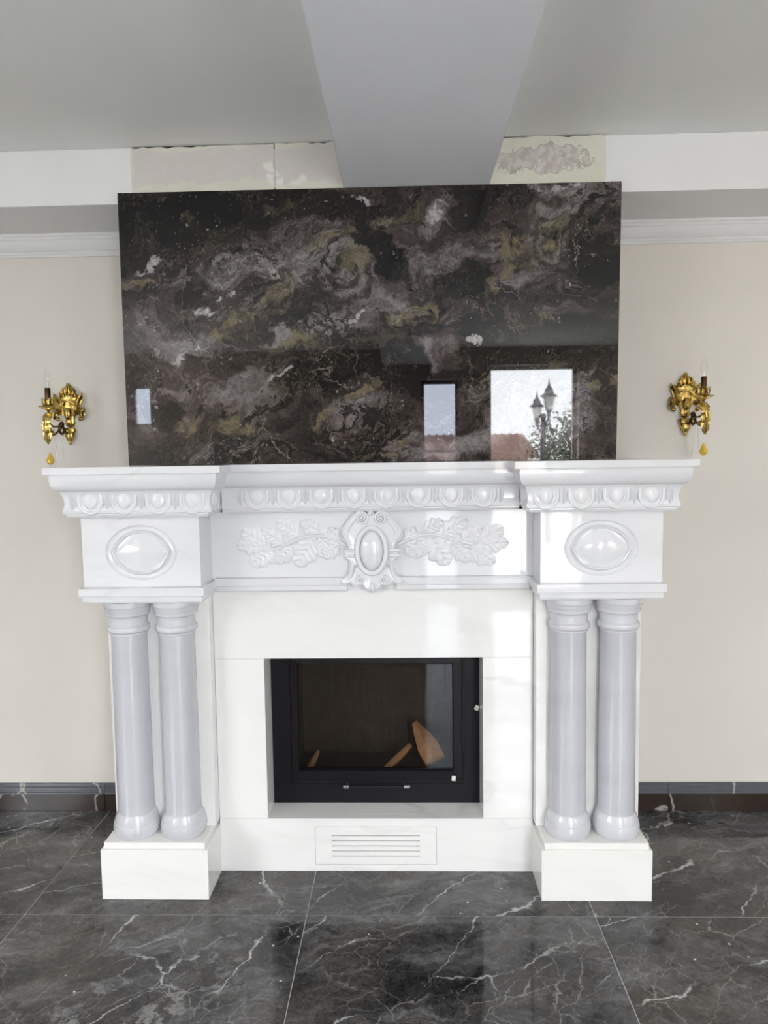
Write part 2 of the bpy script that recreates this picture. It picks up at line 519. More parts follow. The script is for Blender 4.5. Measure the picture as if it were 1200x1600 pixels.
    c = t.mix(t.math('MULTIPLY', G, 0.85), c, t.mix(t.noise(w1, 30, 4), (0.085, 0.066, 0.038), (0.235, 0.198, 0.115)))
    # pale quartz spots
    Wt = None
    for b in ((324, 470, 13, 9, 0), (353, 453, 15, 6, 8), (420, 420, 8, 9, 0), (276, 545, 16, 6, 8), (690, 340, 26, 12, 30), (858, 303, 26, 8, 5), (905, 292, 18, 6, 0), (558, 478, 9, 5, 0), (560, 305, 12, 4, 0),
              (230, 408, 20, 5, 15), (440, 580, 22, 4, 25), (745, 530, 8, 5, 0), (300, 530, 9, 5, 0)):
        m, d = blob(*b)
        Wt = m if Wt is None else t.math('MAXIMUM', Wt, m)
    Wt = t.math('MULTIPLY', Wt, t.mr(t.noise(w1, 26, 4), 0.38, 0.55))
    sp = t.math('MULTIPLY', t.mr(t.noise(co, 60, 3, 0.5), 0.66, 0.72), t.mr(t.noise(lay, 3, 4), 0.45, 0.6))
    Wt = t.math('MAXIMUM', Wt, t.math('MULTIPLY', sp, 0.6))
    c = t.mix(t.math('MULTIPLY', Wt, 0.9), c, (0.42, 0.40, 0.40))
    # speckle grain
    gr = t.mr(t.noise(w1, 75, 5, 0.7), 0.3, 0.7, 0.62, 1.3)
    c = t.mix(1.0, c, gr, 'MULTIPLY')
    # thin calcite cracks
    cr = t.vor(t.scale(t.vmath('ADD', co, t.vmath('SCALE', fin, scale=0.05)), (1.4, 1, 0.7), (0, 0.3, 0)), 2.6)
    cg = t.math('MULTIPLY', t.mr(cr, 0.0, 0.0035, 1.0, 0.0), t.mr(t.noise(co, 3.3, 3), 0.5, 0.6))
    c = t.mix(t.math('MULTIPLY', cg, 0.6), c, (0.36, 0.31, 0.25))
    t.set(Base_Color=c, Roughness=0.018)
    t.p.inputs['IOR'].default_value = 1.50
    return t.m


M['slab'] = slab_marble()
M['slab_edge'] = plain('resin_slab_edge', (0.42, 0.42, 0.38), 0.5)


def leaves_mat():
    t = NT('shrub_leaves')
    n = t.noise(t.coord(), 2.0, 3)
    t.set(Base_Color=t.mix(n, (0.02, 0.045, 0.012), (0.07, 0.11, 0.02)), Roughness=0.6)
    return t.m


M['leaf'] = leaves_mat()


def roof_mat():
    t = NT('clay_tiles')
    n = t.noise(t.coord(), 3.0, 4)
    t.set(Base_Color=t.mix(n, (0.20, 0.11, 0.09), (0.34, 0.21, 0.17)), Roughness=0.9)
    return t.m


M['roof'] = roof_mat()


# ------------------------------------------------------------------ mesh helpers
def link(name, me, parent=None):
    o = bpy.data.objects.new(name, me)
    C.objects.link(o)
    if parent is not None:
        o.parent = parent
        o.matrix_parent_inverse = parent.matrix_basis.inverted()
    return o


def finish(name, bm, mat, parent=None, smooth=None, bevel=0.0, seg=2, bevel_angle=0.6):
    """one mesh object from a bmesh; smooth = angle in degrees under which edges are shaded smooth"""
    bmesh.ops.remove_doubles(bm, verts=bm.verts, dist=1e-6)
    if bevel:
        es = [e for e in bm.edges if len(e.link_faces) == 2 and e.calc_face_angle(0) > bevel_angle]
        res = bmesh.ops.bevel(bm, geom=es, offset=bevel, segments=seg, profile=0.5, affect='EDGES', clamp_overlap=True)
        rounded = set(res['faces'])
    bmesh.ops.recalc_face_normals(bm, faces=bm.faces)
    me = bpy.data.meshes.new(name)
    if smooth:
        for f in bm.faces:
            f.smooth = (not bevel) or f in rounded
        for e in bm.edges:
            if len(e.link_faces) == 2 and e.calc_face_angle(0) > math.radians(smooth):
                e.smooth = False
    bm.to_mesh(me)
    bm.free()
    me.materials.append(mat)
    return link(name, me, parent)


def box(bm, x0, x1, y0, y1, z0, z1):
    v = [bm.verts.new(p) for p in ((x0, y0, z0), (x1, y0, z0), (x1, y1, z0), (x0, y1, z0), (x0, y0, z1), (x1, y0, z1), (x1, y1, z1), (x0, y1, z1))]
    for f in ((0, 3, 2, 1), (4, 5, 6, 7), (0, 1, 5, 4), (1, 2, 6, 5), (2, 3, 7, 6), (3, 0, 4, 7)):
        bm.faces.new([v[i] for i in f])


def boxes(name, lst, mat, parent=None, bevel=0.0):
    bm = bmesh.new()
    for b in lst:
        box(bm, *b)
    if len(lst) > 1 and bevel == 0:
        me = bpy.data.meshes.new(name)
        bm.to_mesh(me)
        bm.free()
        me.materials.append(mat)
        return link(name, me, parent)
    return finish(name, bm, mat, parent, 40 if bevel else None, bevel)


def rectloft(bm, levels):
    """stack of rectangles (z, x0, x1, y0, y1), closed top and bottom"""
    rings = []
    for z, x0, x1, y0, y1 in levels:
        rings.append([bm.verts.new(p) for p in ((x0, y0, z), (x1, y0, z), (x1, y1, z), (x0, y1, z))])
    for a, b in zip(rings, rings[1:]):
        for i in range(4):
            bm.faces.new((a[i], a[(i + 1) % 4], b[(i + 1) % 4], b[i]))
    bm.faces.new(rings[0][::-1])
    bm.faces.new(rings[-1])


def extrude_x(bm, prof, x0, x1):
    """closed (y, z) outline extruded along X"""
    a = [bm.verts.new((x0, y, z)) for y, z in prof]
    b = [bm.verts.new((x1, y, z)) for y, z in prof]
    n = len(prof)
    for i in range(n):
        bm.faces.new((a[i], a[(i + 1) % n], b[(i + 1) % n], b[i]))
    bm.faces.new(a[::-1])
    bm.faces.new(b)


def lathe(bm, prof, cx=0.0, cy=0.0, n=48, flat=1.0):
    rings = []
    for r, z in prof:
        rings.append([bm.verts.new((cx + r * math.cos(2 * PI * k / n), cy + flat * r * math.sin(2 * PI * k / n), z)) for k in range(n)])
    for a, b in zip(rings, rings[1:]):
        for i in range(n):
            bm.faces.new((a[i], a[(i + 1) % n], b[(i + 1) % n], b[i]))
    bm.faces.new(rings[0][::-1])
    bm.faces.new(rings[-1])


def tube(bm, pts, rad, n=10, closed=False):
    pts = [Vector(p) for p in pts]
    m = len(pts)
    rings = []
    prev = None
    for i, p in enumerate(pts):
        if closed:
            d = pts[(i + 1) % m] - pts[i - 1]
        else:
            d = pts[min(i + 1, m - 1)] - pts[max(i - 1, 0)]
        d.normalize()
        if prev is None:
            ref = Vector((0, 0, 1)) if abs(d.z) < 0.9 else Vector((0, 1, 0))
            a = d.cross(ref).normalized()
        else:
            a = (prev - d * prev.dot(d)).normalized()
        prev = a
        b = d.cross(a)
        r = rad[i] if isinstance(rad, (list, tuple)) else rad
        rings.append([bm.verts.new(p + (a * math.cos(2 * PI * k / n) + b * math.sin(2 * PI * k / n)) * r) for k in range(n)])
    for i in range(m if closed else m - 1):
        a, b = rings[i], rings[(i + 1) % m]
        for k in range(n):
            bm.faces.new((a[k], a[(k + 1) % n], b[(k + 1) % n], b[k]))
    if not closed:
        bm.faces.new(rings[0][::-1])
        bm.faces.new(rings[-1])


def dome(bm, cx, y0, cz, rx, rz, h, nr=8, na=32, outline=None, prof=None):
    """raised boss on a plane facing -Y, base at y0"""
    prof = prof or (lambda s: math.sqrt(max(0.0, 1 - s * s)))
    rings = []
    for j in range(1, nr + 1):
        s = j / nr
        ring = []
        for k in range(na):
            a = 2 * PI * k / na
            ex, ez = (math.cos(a), math.sin(a)) if outline is None else outline(a)
            ring.append(bm.verts.new((cx + rx * ex * s, y0 - h * prof(s), cz + rz * ez * s)))
        rings.append(ring)
    c = bm.verts.new((cx, y0 - h * prof(0), cz))
    for k in range(na):
        bm.faces.new((c, rings[0][k], rings[0][(k + 1) % na]))
    for a, b in zip(rings, rings[1:]):
        for k in range(na):
            bm.faces.new((a[k], a[(k + 1) % na], b[(k + 1) % na], b[k]))


def ellipsoid(bm, c, r, nu=16, nv=10):
    c = Vector(c)
    rings = []
    for j in range(1, nv):
        t_ = PI * j / nv
        rings.append([bm.verts.new(c + Vector((r[0] * math.sin(t_) * math.cos(2 * PI * k / nu), r[1] * math.sin(t_) * math.sin(2 * PI * k / nu), r[2] * math.cos(t_)))) for k in range(nu)])
    top, bot = bm.verts.new(c + Vector((0, 0, r[2]))), bm.verts.new(c - Vector((0, 0, r[2])))
    for k in range(nu):
        bm.faces.new((top, rings[0][k], rings[0][(k + 1) % nu]))
        bm.faces.new((bot, rings[-1][(k + 1) % nu], rings[-1][k]))
    for a, b in zip(rings, rings[1:]):
        for k in range(nu):
            bm.faces.new((a[k], a[(k + 1) % nu], b[(k + 1) % nu], b[k]))


def thing(name, label, cat, loc=(0, 0, 0), group=None):
    o = bpy.data.objects.new(name, None)
    C.objects.link(o)
    o.location = loc
    o['label'] = label
    o['category'] = cat
    if group:
        o['group'] = group
    return o


def struct(o):
    o['kind'] = 'structure'
    return o


def copy_part(src, parent, loc=None):
    c = src.copy()
    C.objects.link(c)
    c.parent = parent
    c.matrix_parent_inverse = parent.matrix_basis.inverted()
    if loc is not None:
        c.location = loc
    return c


def panel_with_holes(bm, u0, u1, v0, v1, holes, put):
    us = sorted({u0, u1, *[h[0] for h in holes], *[h[1] for h in holes]})
    vs_ = sorted({v0, v1, *[h[2] for h in holes], *[h[3] for h in holes]})
    for a, b in zip(us, us[1:]):
        for c, d in zip(vs_, vs_[1:]):
            mu, mv = (a + b) / 2, (c + d) / 2
            if not any(h[0] < mu < h[1] and h[2] < mv < h[3] for h in holes):
                put(bm, a, b, c, d)


def raw(name, bm, mat, parent=None):
    bmesh.ops.remove_doubles(bm, verts=bm.verts, dist=1e-6)
    me = bpy.data.meshes.new(name)
    bm.to_mesh(me)
    bm.free()
    me.materials.append(mat)
    return link(name, me, parent)


# ------------------------------------------------------------------ room shell
floor = struct(boxes('floor', [(XL - 0.2, XR + 0.2, YB - 0.2, YW + 0.2, -0.14, -0.0012)], M['grout']))
xs = [XL + 0.001] + [x for x in [-0.2065 + 0.8885 * k for k in range(-4, 5)] if XL + 0.05 < x < XR - 0.05] + [XR - 0.001]
ys = [YB + 0.001] + [y for y in [-0.236 + 0.8885 * k for k in range(-5, 2)] if YB + 0.05 < y < YW - 0.02] + [YW - 0.001]
for xa, xb in zip(xs, xs[1:]):
    for ya, yb in zip(ys, ys[1:]):
        g = 0.0012
        bm = bmesh.new()
        box(bm, -(xb - xa) / 2 + g, (xb - xa) / 2 - g, -(yb - ya) / 2 + g, (yb - ya) / 2 - g, -0.0012, random.uniform(-0.0002, 0.0002))
        o = finish('floor_tile', bm, M['floor'], floor, None, 0.0006, 1)
        o.location = ((xa + xb) / 2, (ya + yb) / 2, 0)

ceiling = struct(boxes('ceiling', [(XL - 0.2, XR + 0.2, YB - 0.2, YW + 0.2, ZC, ZC + 0.15)], M['ceiling']))
beam = struct(boxes('ceiling_beam', [(-0.0755, 0.3995, YB, 0.072, 2.288, ZC + 0.01)], M['beam'], None, 0.004))
wall_front = struct(boxes('wall_front', [(XL - 0.2, XR + 0.2, YW, YW + 0.15, -0.01, ZC + 0.01)], M['wall']))

bm = bmesh.new()
panel_with_holes(bm, XL - 0.2, XR + 0.2, -0.01, ZC + 0.01, [W1, W2, W3], lambda b, a, c, d, e: box(b, a, c, YB - 0.2, YB, d, e))
struct(raw('wall_back', bm, M['back_wall']))
bm = bmesh.new()
panel_with_holes(bm, YB, YW, -0.01, ZC + 0.01, [W4], lambda b, a, c, d, e: box(b, XL - 0.2, XL, a, c, d, e))
struct(raw('wall_left', bm, M['wall']))
bm = bmesh.new()
panel_with_holes(bm, YB, YW, -0.01, ZC + 0.01, [W5], lambda b, a, c, d, e: box(b, XR, XR + 0.2, a, c, d, e))
struct(raw('wall_right', bm, M['wall']))


def window(name, w, axis, at, nu, nv, frame_mat, pane_mat):
    """window in the opening w; axis 'y' = wall behind the camera, 'x' = side wall"""
    u0, u1, z0, z1 = w
    f = 0.035

    def B(b, a, c, d, e, t0=-0.02, t1=0.02):
        if axis == 'y':
            box(b, a, c, at + t0, at + t1, d, e)
        else:
            box(b, at + t0, at + t1, a, c, d, e)
    bm = bmesh.new()
    B(bm, u0 + 0.002, u1 - 0.002, z0 + 0.002, z0 + f)
    B(bm, u0 + 0.002, u1 - 0.002, z1 - f, z1 - 0.002)
    B(bm, u0 + 0.002, u0 + f, z0 + f, z1 - f)
    B(bm, u1 - f, u1 - 0.002, z0 + f, z1 - f)
    o = struct(raw(name, bm, frame_mat))
    for k in range(1, nu):
        u = u0 + (u1 - u0) * k / nu
        bm = bmesh.new()
        B(bm, u - 0.012, u + 0.012, z0 + f, z1 - f, -0.012, 0.012)
        raw('mullion', bm, frame_mat, o)
    for z in (nv if isinstance(nv, list) else [z0 + (z1 - z0) * k / nv for k in range(1, nv)]):
        bm = bmesh.new()
        B(bm, u0 + f, u1 - f, z - 0.012, z + 0.012, -0.012, 0.012)
        raw('glazing_bar', bm, frame_mat, o)
    bm = bmesh.new()
    if axis == 'y':
        vsx = [(u0 + f, at, z0 + f), (u1 - f, at, z0 + f), (u1 - f, at, z1 - f), (u0 + f, at, z1 - f)]
    else:
        vsx = [(at, u0 + f, z0 + f), (at, u1 - f, z0 + f), (at, u1 - f, z1 - f), (at, u0 + f, z1 - f)]
    bm.faces.new([bm.verts.new(p) for p in vsx])
    raw('pane', bm, pane_mat, o)
    return o


window('window_1', W1, 'y', YB - 0.15, 1, 1, M['window_frame'], M['pane'])
window('window_2', W2, 'y', YB - 0.15, 1, [0.74, 1.45], M['dark_frame'], M['pane_dim'])
window('window_3', W3, 'y', YB - 0.15, 1, 1, M['window_frame'], M['pane_dim'])
window('window_4', W4, 'x', XL - 0.15, 2, 1, M['window_frame'], M['pane'])
window('window_5', W5, 'x', XR + 0.15, 2, 1, M['window_frame'], M['pane'])

# chimney breast above the mantel, and the dropped soffits on either side of it
breast = struct(boxes('chimney_breast', [(-0.772, 0.772, 0.080, YW - 0.0005, 1.3975, ZC - 0.0005)], M['gap']))


def ragged(name, x0, x1, z0, z1, mat, seed):
    """slab of plaster with an irregular top edge under the ceiling"""
    rnd = random.Random(seed)
    bm = bmesh.new()
    n = max(6, int((x1 - x0) / 0.02))
    top = []
    for k in range(n + 1):
        x = x0 + (x1 - x0) * k / n
        top.append((x, z1 - max(0.0, rnd.gauss(0.0015, 0.003))))
    pts = [(x1, z0), (x0, z0)] + top
    f = [bm.verts.new((x, 0.0735, z)) for x, z in pts]
    b = [bm.verts.new((x, 0.0795, z)) for x, z in pts]
    m = len(pts)
    bm.faces.new(f)
    bm.faces.new(b[::-1])
    for i in range(m):
        bm.faces.new((f[i], f[(i + 1) % m], b[(i + 1) % m], b[i]))
    return finish(name, bm, mat, breast, None, 0.0)


ragged('plaster_block', -0.775, -0.3025, 1.42, ZC - 0.003, M['plaster'], 3)
ragged('plaster_block', -0.2985, 0.39, 1.42, ZC - 0.001, M['plaster'], 5)
ragged('plaster_block', 0.392, 0.775, 1.42, ZC - 0.001, M['rough_plaster'], 8)

boxes('joint_filler', [(-0.3024, -0.2986, 0.0739, 0.0795, 2.30, ZC - 0.02)], M['grout'], breast)
for nm, a, b in (('soffit_left', XL + 0.001, -0.7725), ('soffit_right', 0.7725, XR - 0.001)):
    struct(boxes(nm, [(a, b, 0.082, YW - 0.0005, 2.262, ZC - 0.0005)], M['white_paint'], None, 0.002))

crown = [(0.0, 2.2615), (-0.062, 2.2615), (-0.062, 2.254), (-0.055, 2.250), (-0.053, 2.243), (-0.048, 2.241), (-0.044, 2.232), (-0.037, 2.222), (-0.028, 2.213), (-0.019, 2.207), (-0.016, 2.206), (-0.016, 2.200), (-0.010, 2.196), (-0.008, 2.1905), (0.0, 2.1905)]
for i, (a, b) in enumerate(((XL + 0.001, -0.7725), (0.7725, XR - 0.001))):
    bm = bmesh.new()
    extrude_x(bm, [(YW - 0.0005 + y, z) for y, z in crown], a, b)
    struct(finish('trim_%d' % (i + 1), bm, M['crown'], None, 25))

# marble baseboards: plain lower board with a stepped moulding on top, in jointed lengths
top_prof = [(0.0, 0.0715), (-0.016, 0.0715), (-0.019, 0.0735), (-0.019, 0.078), (-0.0165, 0.081), (-0.014, 0.083), (-0.014, 0.087), (-0.0115, 0.0895), (-0.0115, 0.0965), (-0.0085, 0.0995), (-0.006, 0.101), (-0.006, 0.112), (-0.004, 0.1135), (0.0, 0.1135)]
for nm, lens in (('baseboard_left', [(XL + 0.002, -2.0), (-1.998, -1.1135), (-1.1115, -0.871)]), ('baseboard_right', [(0.871, 1.1385), (1.1405, 2.1), (2.102, XR - 0.002)])):
    root = None
    for a, b in lens:
        bm = bmesh.new()
        box(bm, a, b, YW - 0.0145, YW - 0.0005, 0.0005, 0.0715)
        if root is None:
            root = struct(finish(nm, bm, M['skirting'], None, None, 0.0008, 1))
        else:
            finish('baseboard_board', bm, M['skirting'], root, None, 0.0008, 1)
        bm = bmesh.new()
        extrude_x(bm, [(YW - 0.0005 + y, z) for y, z in top_prof], a, b)
        finish('baseboard_moulding', bm, M['skirting_sky_sheen'], root, 30)

# ------------------------------------------------------------------ fireplace surround
fp = thing('fireplace_surround', 'white carved marble fireplace surround with paired columns and mantel shelf', 'fireplace', (0, 0, 0))
YBK = YW - 0.001


def mirror_rect(s, xi, xo):
    return (xi, xo) if s > 0 else (-xo, -xi)


cove = []
for k in range(9):
    a = k / 8 * PI / 2
    cove.append((math.sin(a), math.cos(a)))          # quarter round, from top (0,1) to bottom (1,0)


def head_levels(s, seq):
    out = []
    for z, f, o_, i_ in seq:
        x0, x1 = mirror_rect(s, 0.5305 - i_, 0.9032 + o_)
        out.append((z, x0, x1, -0.134 - f, YBK))
    return out


def cove_seq():
    # hollow moulding under the shelf: steep near the top, sweeping in below
    seq = [(1.321, 0.044, 0.047, 0.0555), (1.3235, 0.0475, 0.0492, 0.059)]
    for k in range(10):
        a = k / 9 * PI / 2
        t_ = math.sin(a)
        u = 1 - math.cos(a)
        seq.append((1.3235 + 0.0435 * u, 0.0475 + 0.0235 * t_, 0.0492 + 0.0115 * t_, 0.059 + 0.017 * t_))
    seq.append((1.3728, 0.071, 0.0607, 0.076))
    return seq


egg_src = rim_src = dart_src = None


def make_eggs():
    """prototypes around the origin, facing -Y: egg, its rim and the dart between two eggs"""
    bm = bmesh.new()
    dome(bm, 0, 0, 0.001, 0.0245, 0.0285, 0.0115, 8, 24, lambda a: (math.cos(a) * (1 - 0.10 * max(0, -math.sin(a))), math.sin(a)))
    e = finish('egg', bm, M['marble'], None, 60)
    bm = bmesh.new()
    pts = []
    for k in range(25):
        a = PI * 0.95 + k / 24 * PI * 1.1
        pts.append((0.0355 * math.cos(a), -0.002, 0.0365 * math.sin(a) - 0.0005))
    pts = [(-0.0345, -0.002, 0.027)] + pts + [(0.0345, -0.002, 0.027)]
    tube(bm, pts, 0.0058, 8)
    r = finish('egg_rim', bm, M['marble'], None, 60)
    bm = bmesh.new()
    # dart: two thin fins and a pointed centre blade
    for x, z0, z1, w, h in ((0, -0.034, 0.029, 0.0048, 0.011), (-0.0098, -0.022, 0.029, 0.0022, 0.006), (0.0098, -0.022, 0.029, 0.0022, 0.006)):
        tip = bm.verts.new((x, -0.001, z0))
        tl, tr, tm = bm.verts.new((x - w, 0, z1)), bm.verts.new((x + w, 0, z1)), bm.verts.new((x, -h, z1))
        ml, mr_, mm = bm.verts.new((x - w * 1.25, 0, z0 + 0.013)), bm.verts.new((x + w * 1.25, 0, z0 + 0.013)), bm.verts.new((x, -h, z0 + 0.014))
        for f in ((tl, tm, mm, ml), (tm, tr, mr_, mm), (ml, mm, tip), (mm, mr_, tip)):
            bm.faces.new(f)
    d = finish('dart', bm, M['marble'], None, 20)
    return e, r, d


protos = make_eggs()
first_use = [True, True, True]


def put_proto(i, parent, loc, rz=0.0):
    if first_use[i]:
        first_use[i] = False
        o = protos[i]
        o.parent = parent
        o.matrix_parent_inverse = parent.matrix_basis.inverted()
    else:
        o = copy_part(protos[i], parent)
    o.location = loc
    o.rotation_euler = (0, 0, rz)


EZ = 1.2895


def egg_row(parent, x_eggs, x_darts, y):
    for x in x_eggs:
        put_proto(0, parent, (x, y, EZ))
        put_proto(1, parent, (x, y, EZ))
    for x in x_darts:
        put_proto(2, parent, (x, y, EZ))


def egg_side(parent, x, ys_, yd, rz):
    for y in ys_:
        put_proto(0, parent, (x, y, EZ), rz)
        put_proto(1, parent, (x, y, EZ), rz)
    for y in yd:
        put_proto(2, parent, (x, y, EZ), rz)


def vesica(a, R=1.32):
    """pointed oval, unit half width 1 and half height h = R' - d"""
    # two circular arcs meeting at (+-1, 0): circle centres (0, -+d), radius r, height hv
    hv = 0.74
    r = (1 + hv * hv) / (2 * hv)
    d = r - hv
    ca, sa = math.cos(a), abs(math.sin(a))
    # solve |s*(ca,sa) - (0,-d)| = r
    b = sa * d
    s = -b + math.sqrt(b * b - (d * d - r * r))
    return s * math.cos(a), s * math.sin(a)


def eye_block(cx, cz, x0, x1, y0, z0, z1):
    """frieze block whose front is cut by the round of the boss; the boss fills the cut"""
    W = 0.083
    angs = sorted([2 * PI * k / 72 for k in range(72)] + [math.atan2(z - cz, x - cx) % (2 * PI) for x in (x0, x1) for z in (z0, z1)])
    na = len(angs)

    def ell(a, s):
        return W * math.cos(a) * s, W * math.sin(a) * 0.77 * s
    bm = bmesh.new()
    inn, outer = [], []
    for a in angs:
        ex, ez = ell(a, 1.37)
        inn.append(bm.verts.new((cx + ex, y0, cz + ez)))
        ca, sa = math.cos(a), math.sin(a)
        ts = [v for v in (((x1 - cx) / ca if ca > 1e-6 else (x0 - cx) / ca if ca < -1e-6 else 1e9), ((z1 - cz) / sa if sa > 1e-6 else (z0 - cz) / sa if sa < -1e-6 else 1e9))]
        m = min(ts)
        outer.append(bm.verts.new((cx + ca * m, y0, cz + sa * m)))
    for i in range(na):
        j = (i + 1) % na
        bm.faces.new((inn[i], inn[j], outer[j], outer[i]))
    bv = [bm.verts.new((v.co.x, YBK, v.co.z)) for v in outer]
    for i in range(na):
        j = (i + 1) % na
        bm.faces.new((outer[i], outer[j], bv[j], bv[i]))
    bm.faces.new(bv)
    blk = finish('frieze_block', bm, M['marble'], fp)
    bm = bmesh.new()
    rings = []
    # (scale, blend from pointed oval to ellipse, height above the face)
    spec = [(0.2, 0, None), (0.4, 0, None), (0.6, 0, None), (0.8, 0, None), (0.93, 0, None), (0.985, 0, 0.001), (1.0, 0, 0.004), (1.03, 0, 0.0085), (1.07, 0, 0.0092), (1.105, 0, 0.0065), (1.13, 0.05, 0.0),
            (1.17, 0.2, -0.0055), (1.22, 0.5, -0.0075), (1.28, 0.8, -0.006), (1.33, 1, -0.001), (1.35, 1, 0.0012), (1.37, 1, 0.0)]
    for s, bl, h in spec:
        ring = []
        for a in angs:
            vx, vz = vesica(a)
            x, z = (vx * (1 - bl) + math.cos(a) * bl) * s, (vz * (1 - bl) + math.sin(a) * 0.77 * bl) * s
            hh = h
            if h is None:
                zm = abs(vesica(PI / 2)[1]) * max(0.02, 1 - x * x)
                hh = 0.001 + 0.015 * max(0.0, 1 - (abs(z) / zm) ** 1.5) * (1 - 0.9 * abs(x)) ** 0.7
            ring.append(bm.verts.new((cx + W * x, y0 - hh, cz + W * z)))
        rings.append(ring)
    c = bm.verts.new((cx, y0 - 0.016, cz))
    for k in range(na):
        bm.faces.new((c, rings[0][k], rings[0][(k + 1) % na]))
    for a, b in zip(rings, rings[1:]):
        for k in range(na):
            bm.faces.new((a[k], a[(k + 1) % na], b[(k + 1) % na], b[k]))
    finish('eye_boss', bm, M['marble'], blk, 32)


def column(cx, cy):
    prof = [(0.0585, 0.262), (0.0580, 0.27), (0.0578, 0.35), (0.0575, 0.55), (0.0562, 0.75), (0.0557, 0.858)]
    bm = bmesh.new()
    lathe(bm, prof, cx, cy, 64)
    col = finish('column', bm, M['marble_column'], fp, 40)
    bm = bmesh.new()
    lathe(bm, [(0.0655, 0.1885), (0.0690, 0.192), (0.0722, 0.201), (0.0742, 0.212), (0.0735, 0.224), (0.0712, 0.233), (0.0692, 0.2345), (0.0685, 0.243), (0.0655, 0.252), (0.0617, 0.259), (0.0602, 0.265), (0.0575, 0.2665)], cx, cy, 64)
    finish('column_base', bm, M['marble_collar'], col, 32)
    bm = bmesh.new()
    lathe(bm, [(0.0560, 0.857), (0.0585, 0.858), (0.0592, 0.864), (0.0612, 0.866), (0.0645, 0.869), (0.0660, 0.874), (0.0660, 0.879), (0.0642, 0.884), (0.0605, 0.8865), (0.0588, 0.889), (0.0584, 0.905), (0.0590, 0.9105),
               (0.0608, 0.9165), (0.0660, 0.9195), (0.0676, 0.9215), (0.0680, 0.9325), (0.0692, 0.9345), (0.0706, 0.940), (0.0718, 0.948), (0.0735, 0.9505), (0.0738, 0.9662)], cx, cy, 64)
    finish('capital', bm, M['marble_collar'], col, 30)


for s in (-1, 1):
    x0, x1 = mirror_rect(s, 0.532, 0.879)
    pl = boxes('plinth_block', [(x0, x1, -0.162, YBK, 0.0006, 0.1665)], M['marble_base'], fp, 0.0015)
    x0, x1 = mirror_rect(s, 0.5425, 0.870)
    boxes('plinth_cap', [(x0, x1, -0.155, YBK, 0.1668, 0.188)], M['marble_base'], pl, 0.002)
    x0, x1 = mirror_rect(s, 0.5337, 0.869)
    boxes('backing_panel', [(x0, x1, -0.05, YBK, 0.1883, 0.967)], M['marble_panel'], fp, 0.001)
    for cx in (0.630, 0.787):
        column(s * cx, -0.081)
    # ledge under the frieze block: two fillets
    bm = bmesh.new()
    x0, x1 = mirror_rect(s, 0.515, 0.909)
    u0, u1 = mirror_rect(s, 0.5275, 0.9015)
    rectloft(bm, [(0.9665, u0, u1, -0.1465, YBK), (0.972, u0 - 0.002, u1 + 0.002, -0.150, YBK), (0.990, u0 - 0.002, u1 + 0.002, -0.150, YBK), (0.9915, x0, x1, -0.165, YBK), (1.0165, x0, x1, -0.165, YBK)])
    finish('ledge', bm, M['marble'], fp, 20, 0.0012, 2, 0.5)
    # frieze block with the eye shaped boss
    x0, x1 = mirror_rect(s, 0.5305, 0.9032)
    eye_block(s * 0.7165, 1.1255, x0, x1, -0.134, 1.0167, 1.2395)
    # egg and dart band
    bm = bmesh.new()
    rectloft(bm, head_levels(s, [(1.2397, 0.026, 0.027, 0.036), (1.2475, 0.031, 0.032, 0.0405), (1.2515, 0.031, 0.032, 0.0405), (1.2535, 0.036, 0.038, 0.049), (1.262, 0.0375, 0.0395, 0.0505), (1.272, 0.033, 0.035, 0.0455), (1.285, 0.0315, 0.0335, 0.044), (1.300, 0.034, 0.036, 0.047), (1.316, 0.040, 0.041, 0.053), (1.3208, 0.043, 0.046, 0.0545)]))
    band = finish('egg_band', bm, M['marble'], fp, 28)
    ex = [s * (0.698 + 0.1055 * k) for k in (-1.5, -0.5, 0.5, 1.5)]
    dx = [s * (0.698 + 0.1055 * k) for k in (-1, 0, 1, 2)]
    egg_row(band, ex, dx, -0.1655)
    egg_side(band, s * 0.9365, [-0.085, 0.0205, 0.126, 0.2315], [-0.138, -0.032, 0.0735, 0.179, 0.284], s * PI / 2)
    egg_side(band, s * 0.4865, [-0.105], [], -s * PI / 2)
    bm = bmesh.new()
    rectloft(bm, head_levels(s, cove_seq()))
    cv = finish('cove_moulding', bm, M['marble'], fp, 25)
    bm = bmesh.new()
    rectloft(bm, head_levels(s, [(1.3729, 0.0816, 0.0758, 0.0915), (1.396, 0.0816, 0.0758, 0.0915)]))
    finish('mantel_shelf', bm, M['marble'], fp, 40, 0.0016)

# centre of the mantel, set back between the two heads
D = 0.127


def centre(name, prof, xr, mat=None, sm=25):
    bm = bmesh.new()
    extrude_x(bm, prof + [(0.4, prof[-1][1]), (0.4, prof[0][1])], -xr, xr)
    return finish(name, bm, mat or M['marble'], fp, sm)


centre('mantel_shelf', [(-0.0886, 1.3729), (-0.0892, 1.3735), (-0.0892, 1.3953), (-0.0884, 1.396)], 0.4388)
centre('cove_moulding', [(-0.134 - f + D, z) for z, f, o_, i_ in cove_seq()], 0.4745)
band = centre('egg_band', [(-0.007 - f, z) for z, f in ((1.2397, 0.026), (1.2475, 0.031), (1.2515, 0.031), (1.2535, 0.036), (1.262, 0.0375), (1.272, 0.033), (1.285, 0.0315), (1.300, 0.034), (1.316, 0.040), (1.3208, 0.043))], 0.4805)
egg_row(band, [0.1045 * k for k in (-3.5, -2.5, -1.5, -0.5, 0.5, 1.5, 2.5, 3.5)], [0.1045 * k for k in (-4, -3, -2, -1, 0, 1, 2, 3, 4)], -0.0385)

